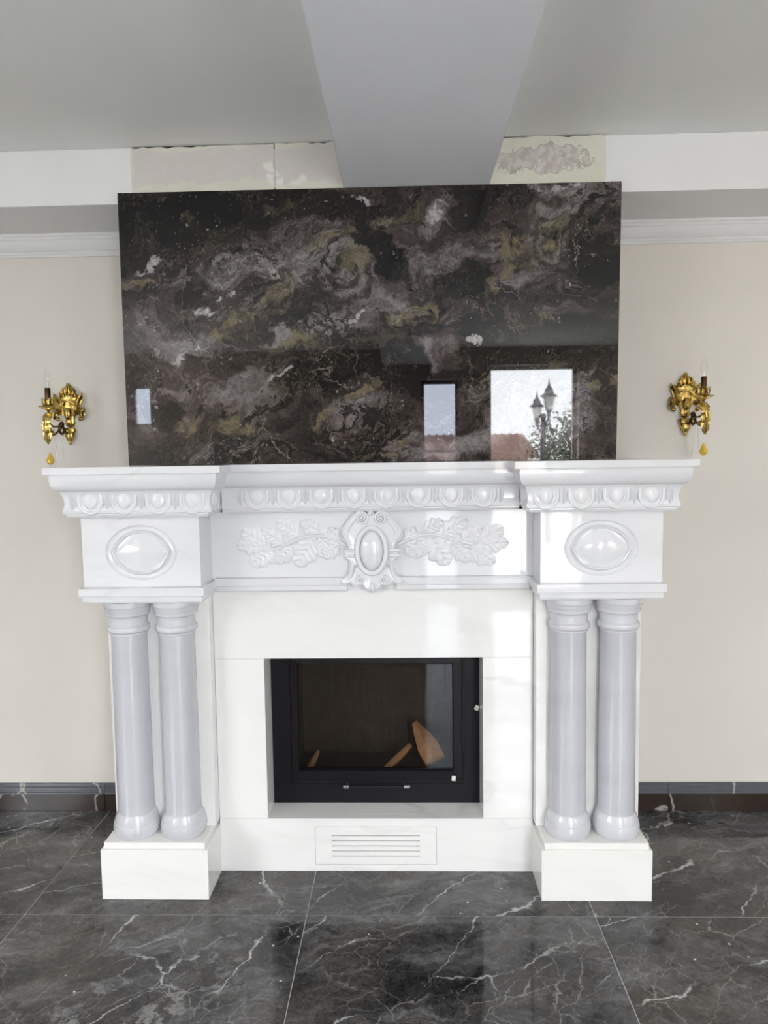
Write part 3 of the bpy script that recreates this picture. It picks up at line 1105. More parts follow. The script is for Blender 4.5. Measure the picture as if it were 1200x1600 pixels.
frieze = boxes('frieze_panel', [(-0.530, 0.530, -0.007, 0.03, 0.9755, 1.2395)], M['marble'], fp)
for a, b in ((-0.5155, -0.078), (0.082, 0.5155)):
    bm = bmesh.new()
    extrude_x(bm, [(-0.007, 1.0215), (-0.026, 1.0215), (-0.030, 1.019), (-0.030, 1.002), (-0.029, 0.9965), (-0.023, 0.994), (-0.023, 0.980), (-0.019, 0.9757), (-0.007, 0.9757)], a, b)
    finish('frieze_moulding', bm, M['marble'], frieze, 30)


# oak branches
def fw(cx, cy):
    px, py = 340 + cx / 4, 780 + cy / 4
    return -0.423 + (px - 380) * 0.002119, 1.1075 - (py - 862) * 0.00211


def oak_leaf(mirror, base, tip, width, lobes=3, lift=0.0, H=0.0068):
    bx, bz = fw(*base)
    tx, tz = fw(*tip)
    W = width / 4 * 0.00211 * 1.22
    L = math.hypot(tx - bx, tz - bz)
    ux, uz = (tx - bx) / L, (tz - bz) / L
    nx, nz = -uz, ux
    nt_, ns = 44, 16
    bm = bmesh.new()
    grid = []
    for i in range(nt_ + 1):
        t_ = i / nt_
        env = math.sin(PI * min(1.0, 0.10 + 0.90 * t_ ** 0.85)) ** 0.55
        if t_ > 0.985:
            env *= 0.5
        lob = 0.66 + 0.34 * abs(math.cos(PI * (lobes * t_ + 0.35))) ** 0.7
        w = W / 2 * env * lob
        row = []
        for j in range(ns + 1):
            s_ = -1 + 2 * j / ns
            a = abs(s_)
            h = H * (1 - a ** 3) * (0.55 + 0.45 * math.sin(PI * t_))
            h -= 0.0026 * math.exp(-(s_ / 0.13) ** 2)                       # sunk midrib
            h += 0.0014 * math.sin(2 * PI * (lobes * 2.0 * t_ - a * 1.3)) * (1 - a ** 2)   # side ribs
            if a > 0.99:
                h = -lift - 0.001
            along = t_ * L + a * 0.012 * (1 - t_)
            x = bx + ux * along + nx * w * s_
            z = bz + uz * along + nz * w * s_
            row.append(bm.verts.new((mirror * (x - 0.003) + 0.003, -0.007 - lift - h, z)))
        grid.append(row)
    for i in range(nt_):
        for j in range(ns):
            bm.faces.new((grid[i][j], grid[i][j + 1], grid[i + 1][j + 1], grid[i + 1][j]))
    return finish('oak_leaf', bm, M['marble'], frieze, 55)


leaves = [((330, 300), (150, 190), 130, 3), ((320, 305), (118, 285), 110, 3), ((375, 318), (200, 412), 120, 3), ((420, 285), (275, 190), 105, 3), ((530, 228), (372, 140), 118, 3),
          ((650, 212), (520, 145), 92, 3), ((480, 285), (362, 405), 100, 3), ((610, 235), (492, 425), 150, 3), ((640, 235), (655, 370), 100, 3), ((770, 285), (660, 372), 95, 3), ((765, 262), (695, 180), 70, 2), ((790, 295), (640, 228), 80, 2)]
for m in (1, -1):
    for i, (b, t_, w, lb) in enumerate(leaves):
        oak_leaf(m, b, t_, w, lb, 0.0006 * (i % 4))
    pts = []
    for cx, cy in ((800, 292), (740, 262), (660, 232), (590, 228), (520, 246), (450, 278), (390, 305), (330, 318), (260, 322)):
        x, z = fw(cx, cy)
        pts.append((m * (x - 0.003) + 0.003, -0.0145, z))
    bm = bmesh.new()
    tube(bm, pts, [0.0050, 0.0052, 0.005, 0.0048, 0.0045, 0.004, 0.0036, 0.003, 0.002], 10)
    finish('branch_stem', bm, M['marble'], frieze, 60)

# cartouche in the middle of the frieze
CX, CZ = 0.003, 1.1115


def cw(dx, y):
    return CX + dx / 4 * 0.00206, CZ - (y / 4 + 780 - 862) * 0.00206


half = [(0, 72), (12, 76), (22, 96), (38, 84), (62, 78), (88, 82), (112, 96), (132, 120), (156, 150), (178, 176), (190, 204), (186, 236), (168, 262), (154, 286), (150, 312),
        (158, 322), (172, 330), (176, 356), (168, 382), (150, 388), (142, 402), (142, 440), (152, 476), (170, 504), (196, 524), (208, 532), (202, 546), (182, 552), (158, 545), (140, 540), (122, 556), (100, 566), (82, 556), (68, 552),
        (56, 566), (40, 582), (22, 594), (0, 600)]
outline = [cw(dx, y) for dx, y in half] + [cw(-dx, y) for dx, y in half[-2:0:-1]]
bm = bmesh.new()
front = [bm.verts.new((x, -0.029, z)) for x, z in outline]
n = len(outline)
cxm, czm = CX, CZ
inner = [bm.verts.new((cxm + (x - cxm) * 0.93, -0.0345, czm + (z - czm) * 0.93)) for x, z in outline]
inner2 = [bm.verts.new((cxm + (x - cxm) * 0.80, -0.030, czm + (z - czm) * 0.80)) for x, z in outline]
back = [bm.verts.new((x, -0.006, z)) for x, z in outline]
cen = bm.verts.new((CX, -0.030, CZ))
for i in range(n):
    j = (i + 1) % n
    bm.faces.new((front[i], front[j], back[j], back[i]))
    bm.faces.new((inner[i], inner[j], front[j], front[i]))
    bm.faces.new((inner2[i], inner2[j], inner[j], inner[i]))
    bm.faces.new((cen, inner2[j], inner2[i]))
cart = finish('cartouche', bm, M['marble'], fp, 35)
for s in (-1, 1):
    for dx, y, r in ((60, 124, 0.0205), (74, 522, 0.0150)):
        x, z = cw(s * dx, y)
        pts = []
        for k in range(40):
            a = k / 39 * 2 * PI * 1.75
            rr = r * (1 - 0.72 * k / 39)
            sg = s if y < 300 else -s
            pts.append((x + sg * rr * math.cos(a + PI / 2), -0.0335 - 0.004 * k / 39, z + rr * math.sin(a + PI / 2)))
        bm = bmesh.new()
        tube(bm, pts, [0.0042 - 0.0014 * k / 39 for k in range(40)], 8)
        ellipsoid(bm, (x, -0.034, z), (0.0045, 0.006, 0.0045), 10, 8)
        finish('scroll', bm, M['marble'], cart, 60)
    for y in (330, 362):
        xa, z = cw(s * 108, y)
        xb, _ = cw(s * 176, y)
        bm = bmesh.new()
        tube(bm, [(xa, -0.034, z), (xb, -0.029, z)], 0.0055, 12)
        finish('strap_bar', bm, M['marble'], cart, 60)
    bm = bmesh.new()
    p = [cw(s * dx, y) for dx, y in ((128, 396), (122, 430), (128, 470), (146, 506), (172, 530), (196, 540))]
    tube(bm, [(x, -0.032 + 0.002 * k, z) for k, (x, z) in enumerate(p)], [0.004, 0.0062, 0.0075, 0.0078, 0.0065, 0.0035], 10)
    finish('side_leaf', bm, M['marble'], cart, 60)
    bm = bmesh.new()
    p = [cw(s * dx, y) for dx, y in ((96, 132), (126, 160), (150, 190), (160, 220), (148, 256), (132, 290))]
    tube(bm, [(x, -0.032, z) for x, z in p], [0.003, 0.0052, 0.006, 0.006, 0.005, 0.003], 10)
    finish('side_leaf', bm, M['marble'], cart, 60)
bm = bmesh.new()
x, z = cw(0, 566)
dome(bm, x, -0.031, z, 0.0095, 0.017, 0.011, 8, 20)
finish('palmette', bm, M['marble'], cart, 60)
bm = bmesh.new()
x, z = cw(0, 90)
dome(bm, x, -0.031, z, 0.006, 0.011, 0.008, 8, 20)
finish('palmette', bm, M['marble'], cart, 60)
bm = bmesh.new()
tube(bm, [(CX + 0.0475 * math.cos(2 * PI * k / 56), -0.036, CZ - 0.0015 + 0.0745 * math.sin(2 * PI * k / 56)) for k in range(56)], 0.0085, 12, True)
finish('oval_rim', bm, M['marble'], cart, 60)
bm = bmesh.new()
dome(bm, CX, -0.030, CZ - 0.0015, 0.0385, 0.066, 0.021, 12, 48)
finish('oval_boss', bm, M['marble'], cart, 60)

# hearth panels round the opening
OX, OZ0, OZ1 = 0.3665, 0.187, 0.7445
XP = 0.5327
boxes('header_panel', [(-XP, XP, 0.0, 0.03, OZ1, 0.9750)], M['marble_panel'], fp, 0.0008)
boxes('jamb_panel', [(-XP, -OX, 0.0, 0.03, OZ0 + 0.0006, OZ1 - 0.0006)], M['marble_panel'], fp, 0.0008)
boxes('jamb_panel', [(OX, XP, 0.0, 0.03, OZ0 + 0.0006, OZ1 - 0.0006)], M['marble_panel'], fp, 0.0008)
VX, VZ0, VZ1 = 0.2075, 0.0235, 0.158
bm = bmesh.new()
panel_with_holes(bm, -XP, XP, 0.0006, OZ0, [(-VX, VX, VZ0, VZ1)], lambda b, a, c, d, e: box(b, a, c, 0.0, 0.03, d, e))
raw('base_panel', bm, M['marble_panel'], fp)
# grille plate with five slots let into the base panel
bm = bmesh.new()
slots = [(-0.150, 0.150, z - 0.0015, z + 0.0015) for z in (0.0535, 0.0715, 0.0895, 0.108, 0.126)]
g = 0.0010
panel_with_holes(bm, -VX + g, VX - g, VZ0 + g, VZ1 - g, slots, lambda b, a, c, d, e: box(b, a, c, 0.0004, 0.012, d, e))
vent = raw('vent_grille', bm, M['marble_panel'], fp)
boxes('vent_backing', [(-VX - 0.01, VX + 0.01, 0.031, 0.033, VZ0 - 0.01, VZ1 + 0.01)], M['gap'], vent)
# reveals of the opening
for nm, b in (('reveal', (-OX - 0.02, -OX, 0.0305, 0.14, OZ0 - 0.02, OZ1 + 0.02)), ('reveal', (OX, OX + 0.02, 0.0305, 0.14, OZ0 - 0.02, OZ1 + 0.02)),
              ('reveal', (-OX, OX, 0.0305, 0.14, OZ0 - 0.02, OZ0)), ('reveal', (-OX, OX, 0.0305, 0.14, OZ1, OZ1 + 0.02))):
    boxes(nm, [b], M['marble_panel'], fp)

# ------------------------------------------------------------------ stove insert
ins = thing('fireplace_insert', 'black steel fireplace insert with glass door set in the white opening', 'fireplace insert', (0, 0.11, OZ0))
IX = 0.3655
DX0, DX1, DZ0, DZ1 = -0.2985, 0.3035, 0.2735, 0.7185
bm = bmesh.new()
panel_with_holes(bm, -IX, IX, OZ0 + 0.001, OZ1 - 0.001, [(DX0 - 0.0025, DX1 + 0.0025, DZ0 - 0.0025, DZ1 + 0.0025)], lambda b, a, c, d, e: box(b, a, c, 0.111, 0.124, d, e))
raw('outer_frame', bm, M['black_metal'], ins)
# outer lip of the frame on the right and below the door
boxes('frame_lip', [(0.3105, 0.3125, 0.1085, 0.1115, 0.256, OZ1 - 0.002), (-0.307, 0.3125, 0.1085, 0.1115, 0.256, 0.258)], M['black_metal'], ins)
GX0, GX1, GZ0, GZ1 = -0.2695, 0.2715, 0.3105, 0.691
bm = bmesh.new()
# door: flat stile frame with a bevel down to the glass
o1 = [(DX0, DZ0), (DX1, DZ0), (DX1, DZ1), (DX0, DZ1)]
i1 = [(GX0 - 0.004, GZ0 - 0.004), (GX1 + 0.004, GZ0 - 0.004), (GX1 + 0.004, GZ1 + 0.004), (GX0 - 0.004, GZ1 + 0.004)]
i2 = [(GX0, GZ0), (GX1, GZ0), (GX1, GZ1), (GX0, GZ1)]
rings = []
for ring, y in ((o1, 0.128), (o1, 0.108), (i1, 0.106), (i2, 0.113), (i2, 0.128)):
    rings.append([bm.verts.new((x, y, z)) for x, z in ring])
for a, b in zip(rings, rings[1:]):
    for k in range(4):
        bm.faces.new((a[k], a[(k + 1) % 4], b[(k + 1) % 4], b[k]))
door = finish('insert_door', bm, M['black_metal'], ins, None)
bm = bmesh.new()
bm.faces.new([bm.verts.new(p) for p in ((GX0 + 0.0003, 0.1165, GZ0 + 0.0003), (GX1 - 0.0003, 0.1165, GZ0 + 0.0003), (GX1 - 0.0003, 0.1165, GZ1 - 0.0003), (GX0 + 0.0003, 0.1165, GZ1 - 0.0003))])
raw('glass_pane', bm, M['stove_glass'], door)
# handle bar on two chrome posts
bm = bmesh.new()
tube(bm, [(-0.104, 0.094, 0.2545), (0.107, 0.094, 0.2545)], 0.0042, 12)
hd = finish('handle', bm, M['black_metal'], ins, 60)
for x in (-0.106, 0.109):
    bm = bmesh.new()
    tube(bm, [(x - 0.010, 0.094, 0.2545), (x + 0.010, 0.094, 0.2545)], 0.0062, 16)
    tube(bm, [(x + (0.004 if x < 0 else -0.004), 0.0955, 0.2560), (x + (0.004 if x < 0 else -0.004), 0.1105, 0.2635)], 0.0036, 12)
    finish('handle_post', bm, M['chrome'], hd, 50)
# white plastic corner clips left on the door and frame
for x, z, ang in ((0.357, 0.534, 0.5), (0.2745, 0.2795, 0.1)):
    bm = bmesh.new()
    box(bm, -0.0075, 0.0065, -0.006, 0.0025, -0.0085, 0.0085)
    box(bm, -0.0035, 0.0025, -0.0085, -0.006, -0.004, 0.004)
    o = finish('plastic_clip', bm, M['white_plastic'], ins, 40, 0.0012)
    o.location = (x, 0.1070, z)
    o.rotation_euler = (0, ang, 0)
# ribbed firebox lining
bm = bmesh.new()
FX0, FX1, FY, FZ0, FZ1 = -0.298, 0.303, 0.40, 0.25, 0.730
for b in ((FX0 - 0.01, FX1 + 0.01, FY, FY + 0.01, FZ0, FZ1), (FX0 - 0.01, FX0, 0.129, FY, FZ0, FZ1), (FX1, FX1 + 0.01, 0.129, FY, FZ0, FZ1), (FX0 - 0.01, FX1 + 0.01, 0.129, FY + 0.01, FZ0 - 0.01, FZ0), (FX0 - 0.01, FX1 + 0.01, 0.129, FY + 0.01, FZ1, FZ1 + 0.01)):
    box(bm, *b)
fb = raw('firebox', bm, M['lining'], ins)
bm = bmesh.new()
x = FX0 + 0.012
while x < FX1 - 0.02:
    box(bm, x, x + 0.012, FY - 0.007, FY - 0.0005, FZ0 + 0.002, FZ1 - 0.002)
    x += 0.026
ribs = raw('lining_ribs', bm, M['lining'], fb)
ribs['kind'] = 'stuff'

# added pieces standing in for unclear tan shapes in the glass reflections
def stand_in_piece(pts, r0, r1, label):
    bm = bmesh.new()
    a, b = Vector(pts[0]), Vector(pts[1])
    d = (b - a).normalized()
    u = d.cross(Vector((0, 1, 0))).normalized()
    v = d.cross(u)
    prof = [(1.0, -0.5), (0.7, 0.5), (-0.2, 0.9), (-1.0, 0.2), (-0.8, -0.6)]
    rings = []
    for k, (p, r) in enumerate(((a, r0), (a.lerp(b, 0.4), r0 * 1.05), (a.lerp(b, 0.75), (r0 + r1) / 2), (b, r1))):
        rings.append([bm.verts.new(p + (u * c + v * e) * r + d * random.uniform(-0.006, 0.006)) for c, e in prof])
    for q, w in zip(rings, rings[1:]):
        for k in range(5):
            bm.faces.new((q[k], q[(k + 1) % 5], w[(k + 1) % 5], w[k]))
    bm.faces.new(rings[0][::-1])
    bm.faces.new(rings[-1])
    o = finish('stand_in_piece', bm, M['stand_in'], None, None, 0.001, 1)
    o['label'] = label
    o['category'] = 'stand_in'
    return o


stand_in_piece([(0.212, 0.20, 0.300), (0.140, 0.30, 0.405)], 0.043, 0.012, 'thick tan stand-in for a reflected shape, leaning behind the stove glass at its right end')
stand_in_piece([(0.03, 0.18, 0.272), (0.125, 0.30, 0.318)], 0.013, 0.010, 'thin tan stand-in for a reflected shape, lying low behind the middle of the stove glass')
stand_in_piece([(-0.25, 0.20, 0.270), (-0.222, 0.27, 0.312)], 0.011, 0.006, 'short tan stand-in for a reflected shape, standing behind the glass at its left end')

# ------------------------------------------------------------------ dark marble slab above the mantel
slab = thing('marble_slab', 'polished black, grey and gold veined marble slab standing above the mantel', 'marble slab', (0, 0, 0))
bm = bmesh.new()
vf = [(-0.8165, 1.3975), (0.8140, 1.3970), (0.8215, 2.2855), (-0.8165, 2.2875)]
fr = [bm.verts.new((x, 0.055, z)) for x, z in vf]
bk = [bm.verts.new((x, 0.060, z)) for x, z in vf]
bm.faces.new(fr)
bm.faces.new(bk[::-1])
for i in range(4):
    bm.faces.new((fr[i], fr[(i + 1) % 4], bk[(i + 1) % 4], bk[i]))
finish('polished_face', bm, M['slab'], slab, None, 0.0006, 1)
bm = bmesh.new()
fr = [bm.verts.new((x * 1.0012, 0.0602, z)) for x, z in vf]
bk = [bm.verts.new((x * 1.0012, 0.0730, z)) for x, z in vf]
bm.faces.new(fr)
bm.faces.new(bk[::-1])
for i in range(4):
    bm.faces.new((fr[i], fr[(i + 1) % 4], bk[(i + 1) % 4], bk[i]))
finish('slab_backing', bm, M['slab_edge'], slab, None)


# ------------------------------------------------------------------ wall sconces
def teardrop(bm, c, r, h, n=10):
    x, y, z = c
    prof = [(0.06, 1.0), (0.25, 0.8), (0.55, 0.5), (0.9, 0.18), (1.0, 0.0), (0.85, -0.2), (0.45, -0.36), (0.08, -0.42)]
    lathe(bm, [(r * a, z + h * b) for a, b in prof[::-1]], x, y, n)


def acanthus(bm, base, tip, w, out, curl=0.3, n=12, depth_dir=Vector((0, -1, 0)), lobes=3):
    """solid-looking ribbed leaf from base to tip, bulging along depth_dir"""
    base, tip = Vector(base), Vector(tip)
    d = tip - base
    side = d.cross(depth_dir).normalized()
    ns = 8
    rows = []
    for i in range(n + 1):
        t_ = i / n
        env = math.sin(PI * min(1, 0.08 + 0.92 * t_ ** 0.8)) ** 0.6 * (0.75 + 0.25 * abs(math.cos(PI * lobes * t_)))
        p = base + d * t_ + depth_dir * (out * math.sin(PI * t_) + curl * out * t_ * t_)
        row = []
        for j in range(ns + 1):
            s_ = -1 + 2 * j / ns
            row.append(bm.verts.new(p + side * (w * env * s_ / 2) + depth_dir * (out * 0.8 * (1 - s_ * s_) - 0.0018 * math.cos(s_ * PI * 3) * env)))
        rows.append(row)
    for i in range(n):
        for j in range(ns):
            bm.faces.new((rows[i][j], rows[i][j + 1], rows[i + 1][j + 1], rows[i + 1][j]))
    # closing back
    bk = []
    for row in rows:
        bk.append((row[0], row[-1]))
    for i in range(n):
        bm.faces.new((bk[i][0], bk[i + 1][0], bk[i + 1][1], bk[i][1]))


def sconce(x0, label, flip):
    """x0 = axis of the back plate; local frame: x across, y out of the wall (-), z up; origin at the collar"""
    z0 = 1.532
    t = thing('wall_sconce', label, 'wall sconce', (x0, YW, z0), 'gilded sconces either side of the slab')
    made = []

    def part(name, bm, mat, parent=t, sm=50):
        o = finish(name, bm, mat, None, sm)
        o.parent = parent
        made.append(o)
        return o
    f = flip
    # back plate body: flattened vase shape
    bm = bmesh.new()
    lathe(bm, [(0.004, 0.012), (0.016, 0.018), (0.020, 0.030), (0.017, 0.040), (0.020, 0.050), (0.027, 0.068), (0.031, 0.088), (0.030, 0.104), (0.036, 0.114), (0.040, 0.122), (0.036, 0.134), (0.028, 0.144), (0.029, 0.152), (0.021, 0.163), (0.010, 0.172), (0.002, 0.182)], 0, -0.006, 28, 0.45)
    bp = part('back_plate', bm, M['gold'])
    bm = bmesh.new()
    ellipsoid(bm, (0, -0.020, 0.064), (0.0165, 0.014, 0.024), 18, 12)
    part('boss', bm, M['gold'], bp)
    # crest: shell of small leaves on top
    for dx, a, ln in ((0, 0, 0.060), (-0.016, 0.16, 0.044), (0.016, -0.16, 0.044), (-0.028, 0.30, 0.028), (0.028, -0.30, 0.028)):
        bm = bmesh.new()
        acanthus(bm, (dx * 0.7, -0.012, 0.122), (dx * 0.7 - math.sin(a) * ln, -0.014, 0.122 + math.cos(a) * ln), 0.019, 0.007, 0.4)
        part('crest_leaf', bm, M['gold'], bp)
    # swags each side of the boss
    for s in (-1, 1):
        for k in range(3):
            bm = bmesh.new()
            pts = [(s * (0.003 + 0.0055 * k), -0.022, 0.110), (s * (0.013 + 0.006 * k), -0.023, 0.112 - 0.004 * k), (s * (0.020 + 0.005 * k), -0.021, 0.100 - 0.004 * k), (s * (0.020 + 0.0035 * k), -0.018, 0.080 - 0.004 * k), (s * (0.014 + 0.003 * k), -0.014, 0.056)]
            tube(bm, pts, [0.002, 0.0032, 0.0035, 0.003, 0.0018], 8)
            part('swag', bm, M['gold'], bp)
    # side wings: upper leaf pair and lower curled pair
    for s in (-1, 1):
        bm = bmesh.new()
        acanthus(bm, (s * 0.022, -0.008, 0.066), (s * 0.056, -0.010, 0.144), 0.030, 0.010, 0.2, 14, Vector((0, -1, 0)), 0)
        part('wing_leaf', bm, M['gold'], bp)
        bm = bmesh.new()
        acanthus(bm, (s * 0.018, -0.007, 0.070), (s * 0.062, -0.012, 0.076), 0.030, 0.010, 0.3)
        acanthus(bm, (s * 0.052, -0.007, 0.090), (s * 0.056, -0.012, 0.040), 0.028, 0.010, 0.3)
        ellipsoid(bm, (s * 0.044, -0.012, 0.044), (0.0085, 0.008, 0.0085), 12, 8)
        part('wing_scroll', bm, M['gold'], bp)
    # collar and lower finial
    bm = bmesh.new()
    lathe(bm, [(0.019, -0.010), (0.0245, -0.008), (0.0265, 0.0), (0.0245, 0.008), (0.019, 0.010)], 0, -0.012, 24, 0.6)
    part('collar', bm, M['gold'], bp)
    bm = bmesh.new()
    lathe(bm, [(0.001, -0.056), (0.007, -0.050), (0.006, -0.045), (0.012, -0.038), (0.018, -0.026), (0.020, -0.016), (0.019, -0.010)], 0, -0.012, 20, 0.7)
    part('finial', bm, M['gold'], bp)
    # arm: scroll at the wall, swan neck out and up to the pan
    ya = -0.172
    bm = bmesh.new()
    pts, rad = [], []
    for k in range(26):
        a = 2 * PI * 1.35 * k / 25
        r = 0.008 + 0.023 * k / 25
        pts.append((f * 0.016, -0.042 - r * math.cos(a + 0.5), 0.004 + r * math.sin(a + 0.5)))
        rad.append(0.0048)
    e = pts[-1]
    for p in ((f * 0.016, -0.088, -0.006), (f * 0.013, -0.112, -0.026), (f * 0.009, -0.138, -0.034), (f * 0.005, -0.160, -0.022), (f * 0.002, -0.172, 0.006), (0, -0.176, 0.036), (0, ya, 0.062), (0, ya, 0.076)):
        pts.append(p)
        rad.append(0.0044)
    # smooth
    for _ in range(3):
        q = [Vector(p) for p in pts]
        pts = [q[0]] + [(q[i - 1] + q[i] * 2 + q[i + 1]) / 4 for i in range(1, len(q) - 1)] + [q[-1]]
    tube(bm, pts, rad, 10)
    arm = part('arm', bm, M['bronze'])
    bm = bmesh.new()
    tube(bm, [(f * 0.012, -0.060, 0.006), (f * 0.010, -0.095, 0.012), (f * 0.006, -0.130, 0.010), (f * 0.003, -0.160, 0.020), (0, -0.173, 0.040)], 0.0034, 8)
    part('brace', bm, M['bronze'], arm)
    # acanthus leaves clothing the front of the arm
    for a, b, w in (((0, -0.172, 0.060), (f * 0.003, -0.184, 0.010), 0.036), ((f * 0.003, -0.178, 0.030), (f * 0.010, -0.170, -0.024), 0.036), ((f * 0.006, -0.170, 0.000), (f * 0.014, -0.155, -0.056), 0.034),
                    ((f * 0.002, -0.172, 0.022), (f * 0.024, -0.160, 0.004), 0.016), ((f * 0.004, -0.168, -0.002), (f * -0.016, -0.160, -0.016), 0.016)):
        bm = bmesh.new()
        acanthus(bm, a, b, w, 0.006, 0.3)
        part('arm_leaf', bm, M['gold'], arm)
    # drip pan, cup, candle sleeve and bulb
    bm = bmesh.new()
    lathe(bm, [(0.006, 0.066), (0.010, 0.069), (0.022, 0.073), (0.034, 0.080), (0.0355, 0.0825), (0.033, 0.082), (0.020, 0.077), (0.008, 0.076)], 0, ya, 32)
    part('drip_pan', bm, M['gold'])
    bm = bmesh.new()
    lathe(bm, [(0.005, 0.076), (0.010, 0.080), (0.0145, 0.090), (0.0135, 0.100), (0.016, 0.108), (0.0125, 0.112), (0.009, 0.108)], 0, ya, 20)
    for k in range(5):
        a = 2 * PI * k / 5 - PI / 2
        dd = Vector((math.cos(a), math.sin(a), 0))
        acanthus(bm, (0.011 * dd.x, ya + 0.011 * dd.y, 0.080), (0.015 * dd.x, ya + 0.015 * dd.y, 0.114), 0.014, 0.004, 0.6, 8, dd)
    part('candle_cup', bm, M['gold'])
    bm = bmesh.new()
    lathe(bm, [(0.0098, 0.098), (0.0102, 0.101), (0.0102, 0.147), (0.0085, 0.149)], 0, ya, 24)
    part('candle_sleeve', bm, M['bronze'])
    bm = bmesh.new()
    lathe(bm, [(0.0050, 0.1495), (0.0065, 0.157), (0.0120, 0.170), (0.0135, 0.180), (0.0118, 0.193), (0.0070, 0.207), (0.0030, 0.220), (0.0008, 0.231)], 0, ya, 24)
    bulb = part('flame_bulb', bm, M['bulb_glass'])
    bm = bmesh.new()
    lathe(bm, [(0.0012, 0.1495), (0.0022, 0.151), (0.0018, 0.166), (0.0006, 0.170)], 0, ya, 8)
    part('filament_stem', bm, M['crystal'], bulb)
    # crystal strands and drops
    for (bx, by, zt, nb) in ((f * 0.006, -0.066, -0.030, 12), (f * 0.014, -0.100, -0.030, 11)):
        bm = bmesh.new()
        for k in range(nb):
            ellipsoid(bm, (bx, by, zt - 0.0085 * k), (0.0026, 0.0026, 0.0034), 8, 6)
        o = part('bead_strand', bm, M['crystal'])
        o['kind'] = 'stuff'
    bm = bmesh.new()
    for k in range(5):
        ellipsoid(bm, (f * 0.013, -0.150, -0.055 - 0.0075 * k), (0.0024, 0.0024, 0.0032), 8, 6)
    o = part('bead_strand', bm, M['crystal'])
    o['kind'] = 'stuff'
    bm = bmesh.new()
    teardrop(bm, (f * 0.013, -0.150, -0.116), 0.0150, 0.034)
    part('crystal_drop', bm, M['amber'], t, 12)
    return t


sconce(-1.182, 'gilded candle sconce with crystal drops on the beige wall left of the dark slab', -1)
sconce(1.178, 'gilded candle sconce with crystal drops on the beige wall right of the dark slab', 1)

# ------------------------------------------------------------------ outdoors mirrored in the slab, plus unseen sky blockers
struct(boxes('ground', [(-30, 30, -40, YB - 0.25, -0.5, -0.3)], M['ground']))


struct(boxes('terrace', [(-0.5, 7.0, -16.4, YB - 0.22, -0.32, -0.02)], M['terrace']))
struct(boxes('sky_blocker', [(XL - 2.4, XL - 2.2, -9, 3, -0.4, 2.08)], M['sky_blocker']))  # pair added unseen outside the side windows to darken the upper walls
struct(boxes('sky_blocker', [(XR + 2.2, XR + 2.4, -9, 3, -0.4, 2.08)], M['sky_blocker']))


def lamp_post(x, y):
    t = thing('lamp_post', 'dark iron garden lamp post with two glass lanterns outside the window', 'lamp post', (x, y, -0.3))
    bm = bmesh.new()
    lathe(bm, [(0.10, 0.0), (0.10, 0.06), (0.06, 0.12), (0.05, 0.5), (0.045, 1.2), (0.04, 2.25), (0.05, 2.3), (0.035, 2.34)], 0, 0, 16)
    o = finish('post', bm, M['lamp_iron'], None, 40)
    o.parent = t
    for lx, lz, k in ((0.09, 2.36, 1.0), (-0.10, 2.24, 0.85)):
        bm = bmesh.new()
        lathe(bm, [(0.02, lz - 0.10), (0.03, lz), (0.055 * k, lz + 0.03)], lx, 0, 12)
        tube(bm, [(lx, 0, lz - 0.08), (lx * 0.4, 0, lz - 0.2), (0, 0, lz - 0.18)], 0.015, 8)
        o = finish('lantern_arm', bm, M['lamp_iron'], None, 40)
        o.parent = t
        bm = bmesh.new()
        lathe(bm, [(0.055 * k, lz + 0.03), (0.095 * k, lz + 0.24 * k)], lx, 0, 6)
        g_ = finish('lantern_glass', bm, M['lantern_glass'], None)
        g_.parent = t
        bm = bmesh.new()
        lathe(bm, [(0.13 * k, lz + 0.24 * k), (0.135 * k, lz + 0.26 * k), (0.075 * k, lz + 0.30 * k), (0.065 * k, lz + 0.36 * k), (0.03 * k, lz + 0.40 * k), (0.012, lz + 0.46 * k), (0.004, lz + 0.53 * k)], lx, 0, 12)
        o = finish('lantern_cap', bm, M['lamp_iron'], None, 40)
        o.parent = t


lamp_post(2.33, -9.0)


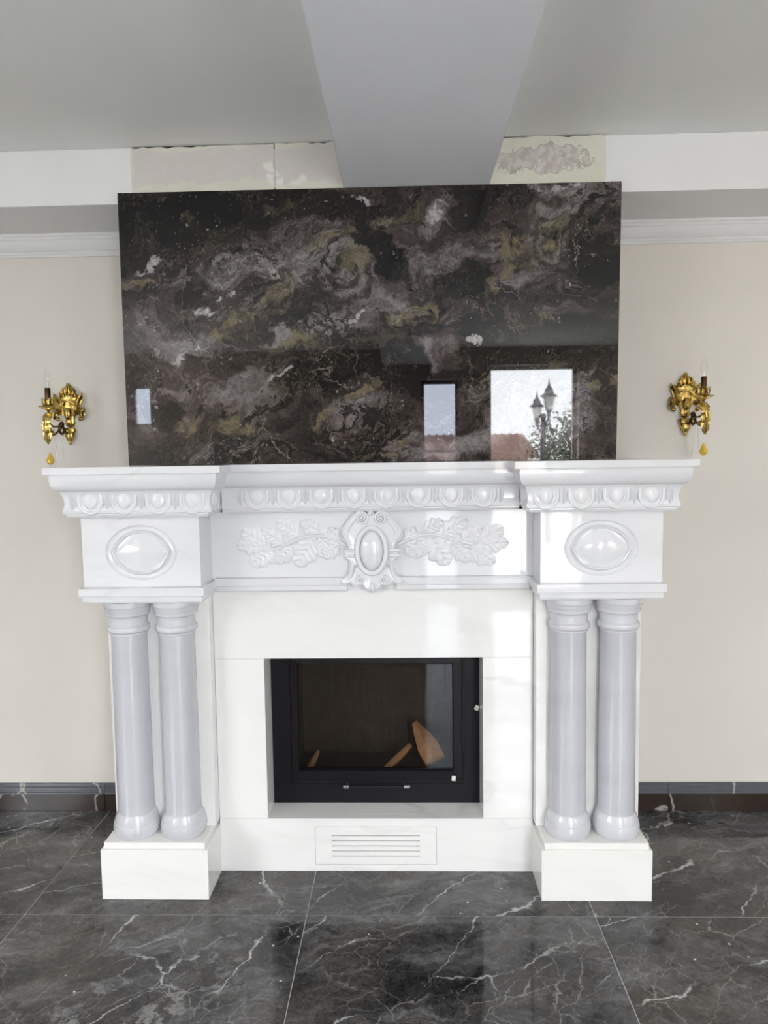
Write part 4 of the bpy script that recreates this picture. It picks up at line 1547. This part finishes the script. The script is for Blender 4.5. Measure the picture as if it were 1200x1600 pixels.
def shrub(x, y, rx, rz, zc, label):
    t = thing('shrub', label, 'shrub', (x, y, -0.3))
    bm = bmesh.new()
    tube(bm, [(0, 0, 0), (0.05, 0, 0.8), (0, 0.05, zc)], [0.06, 0.05, 0.02], 8)
    o = finish('trunk', bm, M['bark'], None, 50)
    o.parent = t
    bm = bmesh.new()
    rn = random.Random(11)
    for k in range(2600):
        while True:
            p = Vector((rn.uniform(-1, 1), rn.uniform(-1, 1), rn.uniform(-1, 1)))
            if p.length < 1:
                break
        p *= 0.55 + 0.5 * rn.random()
        c = Vector((p.x * rx, p.y * rx, zc + p.z * rz + 0.12 * math.sin(p.x * 7)))
        a = Vector((rn.gauss(0, 1), rn.gauss(0, 1), rn.gauss(0, 1))).normalized()
        b = a.orthogonal().normalized()
        L = rn.uniform(0.03, 0.06)
        bm.faces.new([bm.verts.new(c + v) for v in (a * L, b * L * 0.4, -a * L, -b * L * 0.4)])
    o = raw('foliage', bm, M['leaf'])
    o.parent = t
    o['kind'] = 'stuff'


shrub(3.0, -10.2, 0.85, 0.95, 1.65, 'dense green shrub growing behind the garden lamp post')


def house(x0, x1, y0, y1, ze, zr, label):
    t = thing('house', label, 'house', ((x0 + x1) / 2, (y0 + y1) / 2, -0.3))
    o = boxes('house_wall', [(x0, x1, y0, y1, -0.3, ze)], M['render_wall'], None)
    o.parent = t
    o.matrix_parent_inverse = Matrix.Translation(-Vector(t.location))
    bm = bmesh.new()
    n = int((x1 - x0 + 0.6) / 0.11)
    ym = (y0 + y1) / 2
    rows = []
    for k in range(n * 2 + 1):
        x = x0 - 0.3 + k * 0.055
        b = 0.035 * math.sin(PI * k / 2) if k % 4 == 1 else (-0.01 if k % 4 == 3 else 0.0)
        rows.append([bm.verts.new((x, y1 + 0.35, ze - 0.08 + b)), bm.verts.new((x, ym, zr + b)), bm.verts.new((x, y0 - 0.35, ze - 0.08 + b))])
    for a, c in zip(rows, rows[1:]):
        for i in range(2):
            bm.faces.new((a[i], c[i], c[i + 1], a[i + 1]))
    o = finish('house_roof', bm, M['roof'], None)
    o.parent = t
    o.matrix_parent_inverse = Matrix.Translation(-Vector(t.location))


house(-1.5, 3.4, -22, -16.5, 1.35, 2.0, 'low house with ridged clay tile roof beyond the garden')
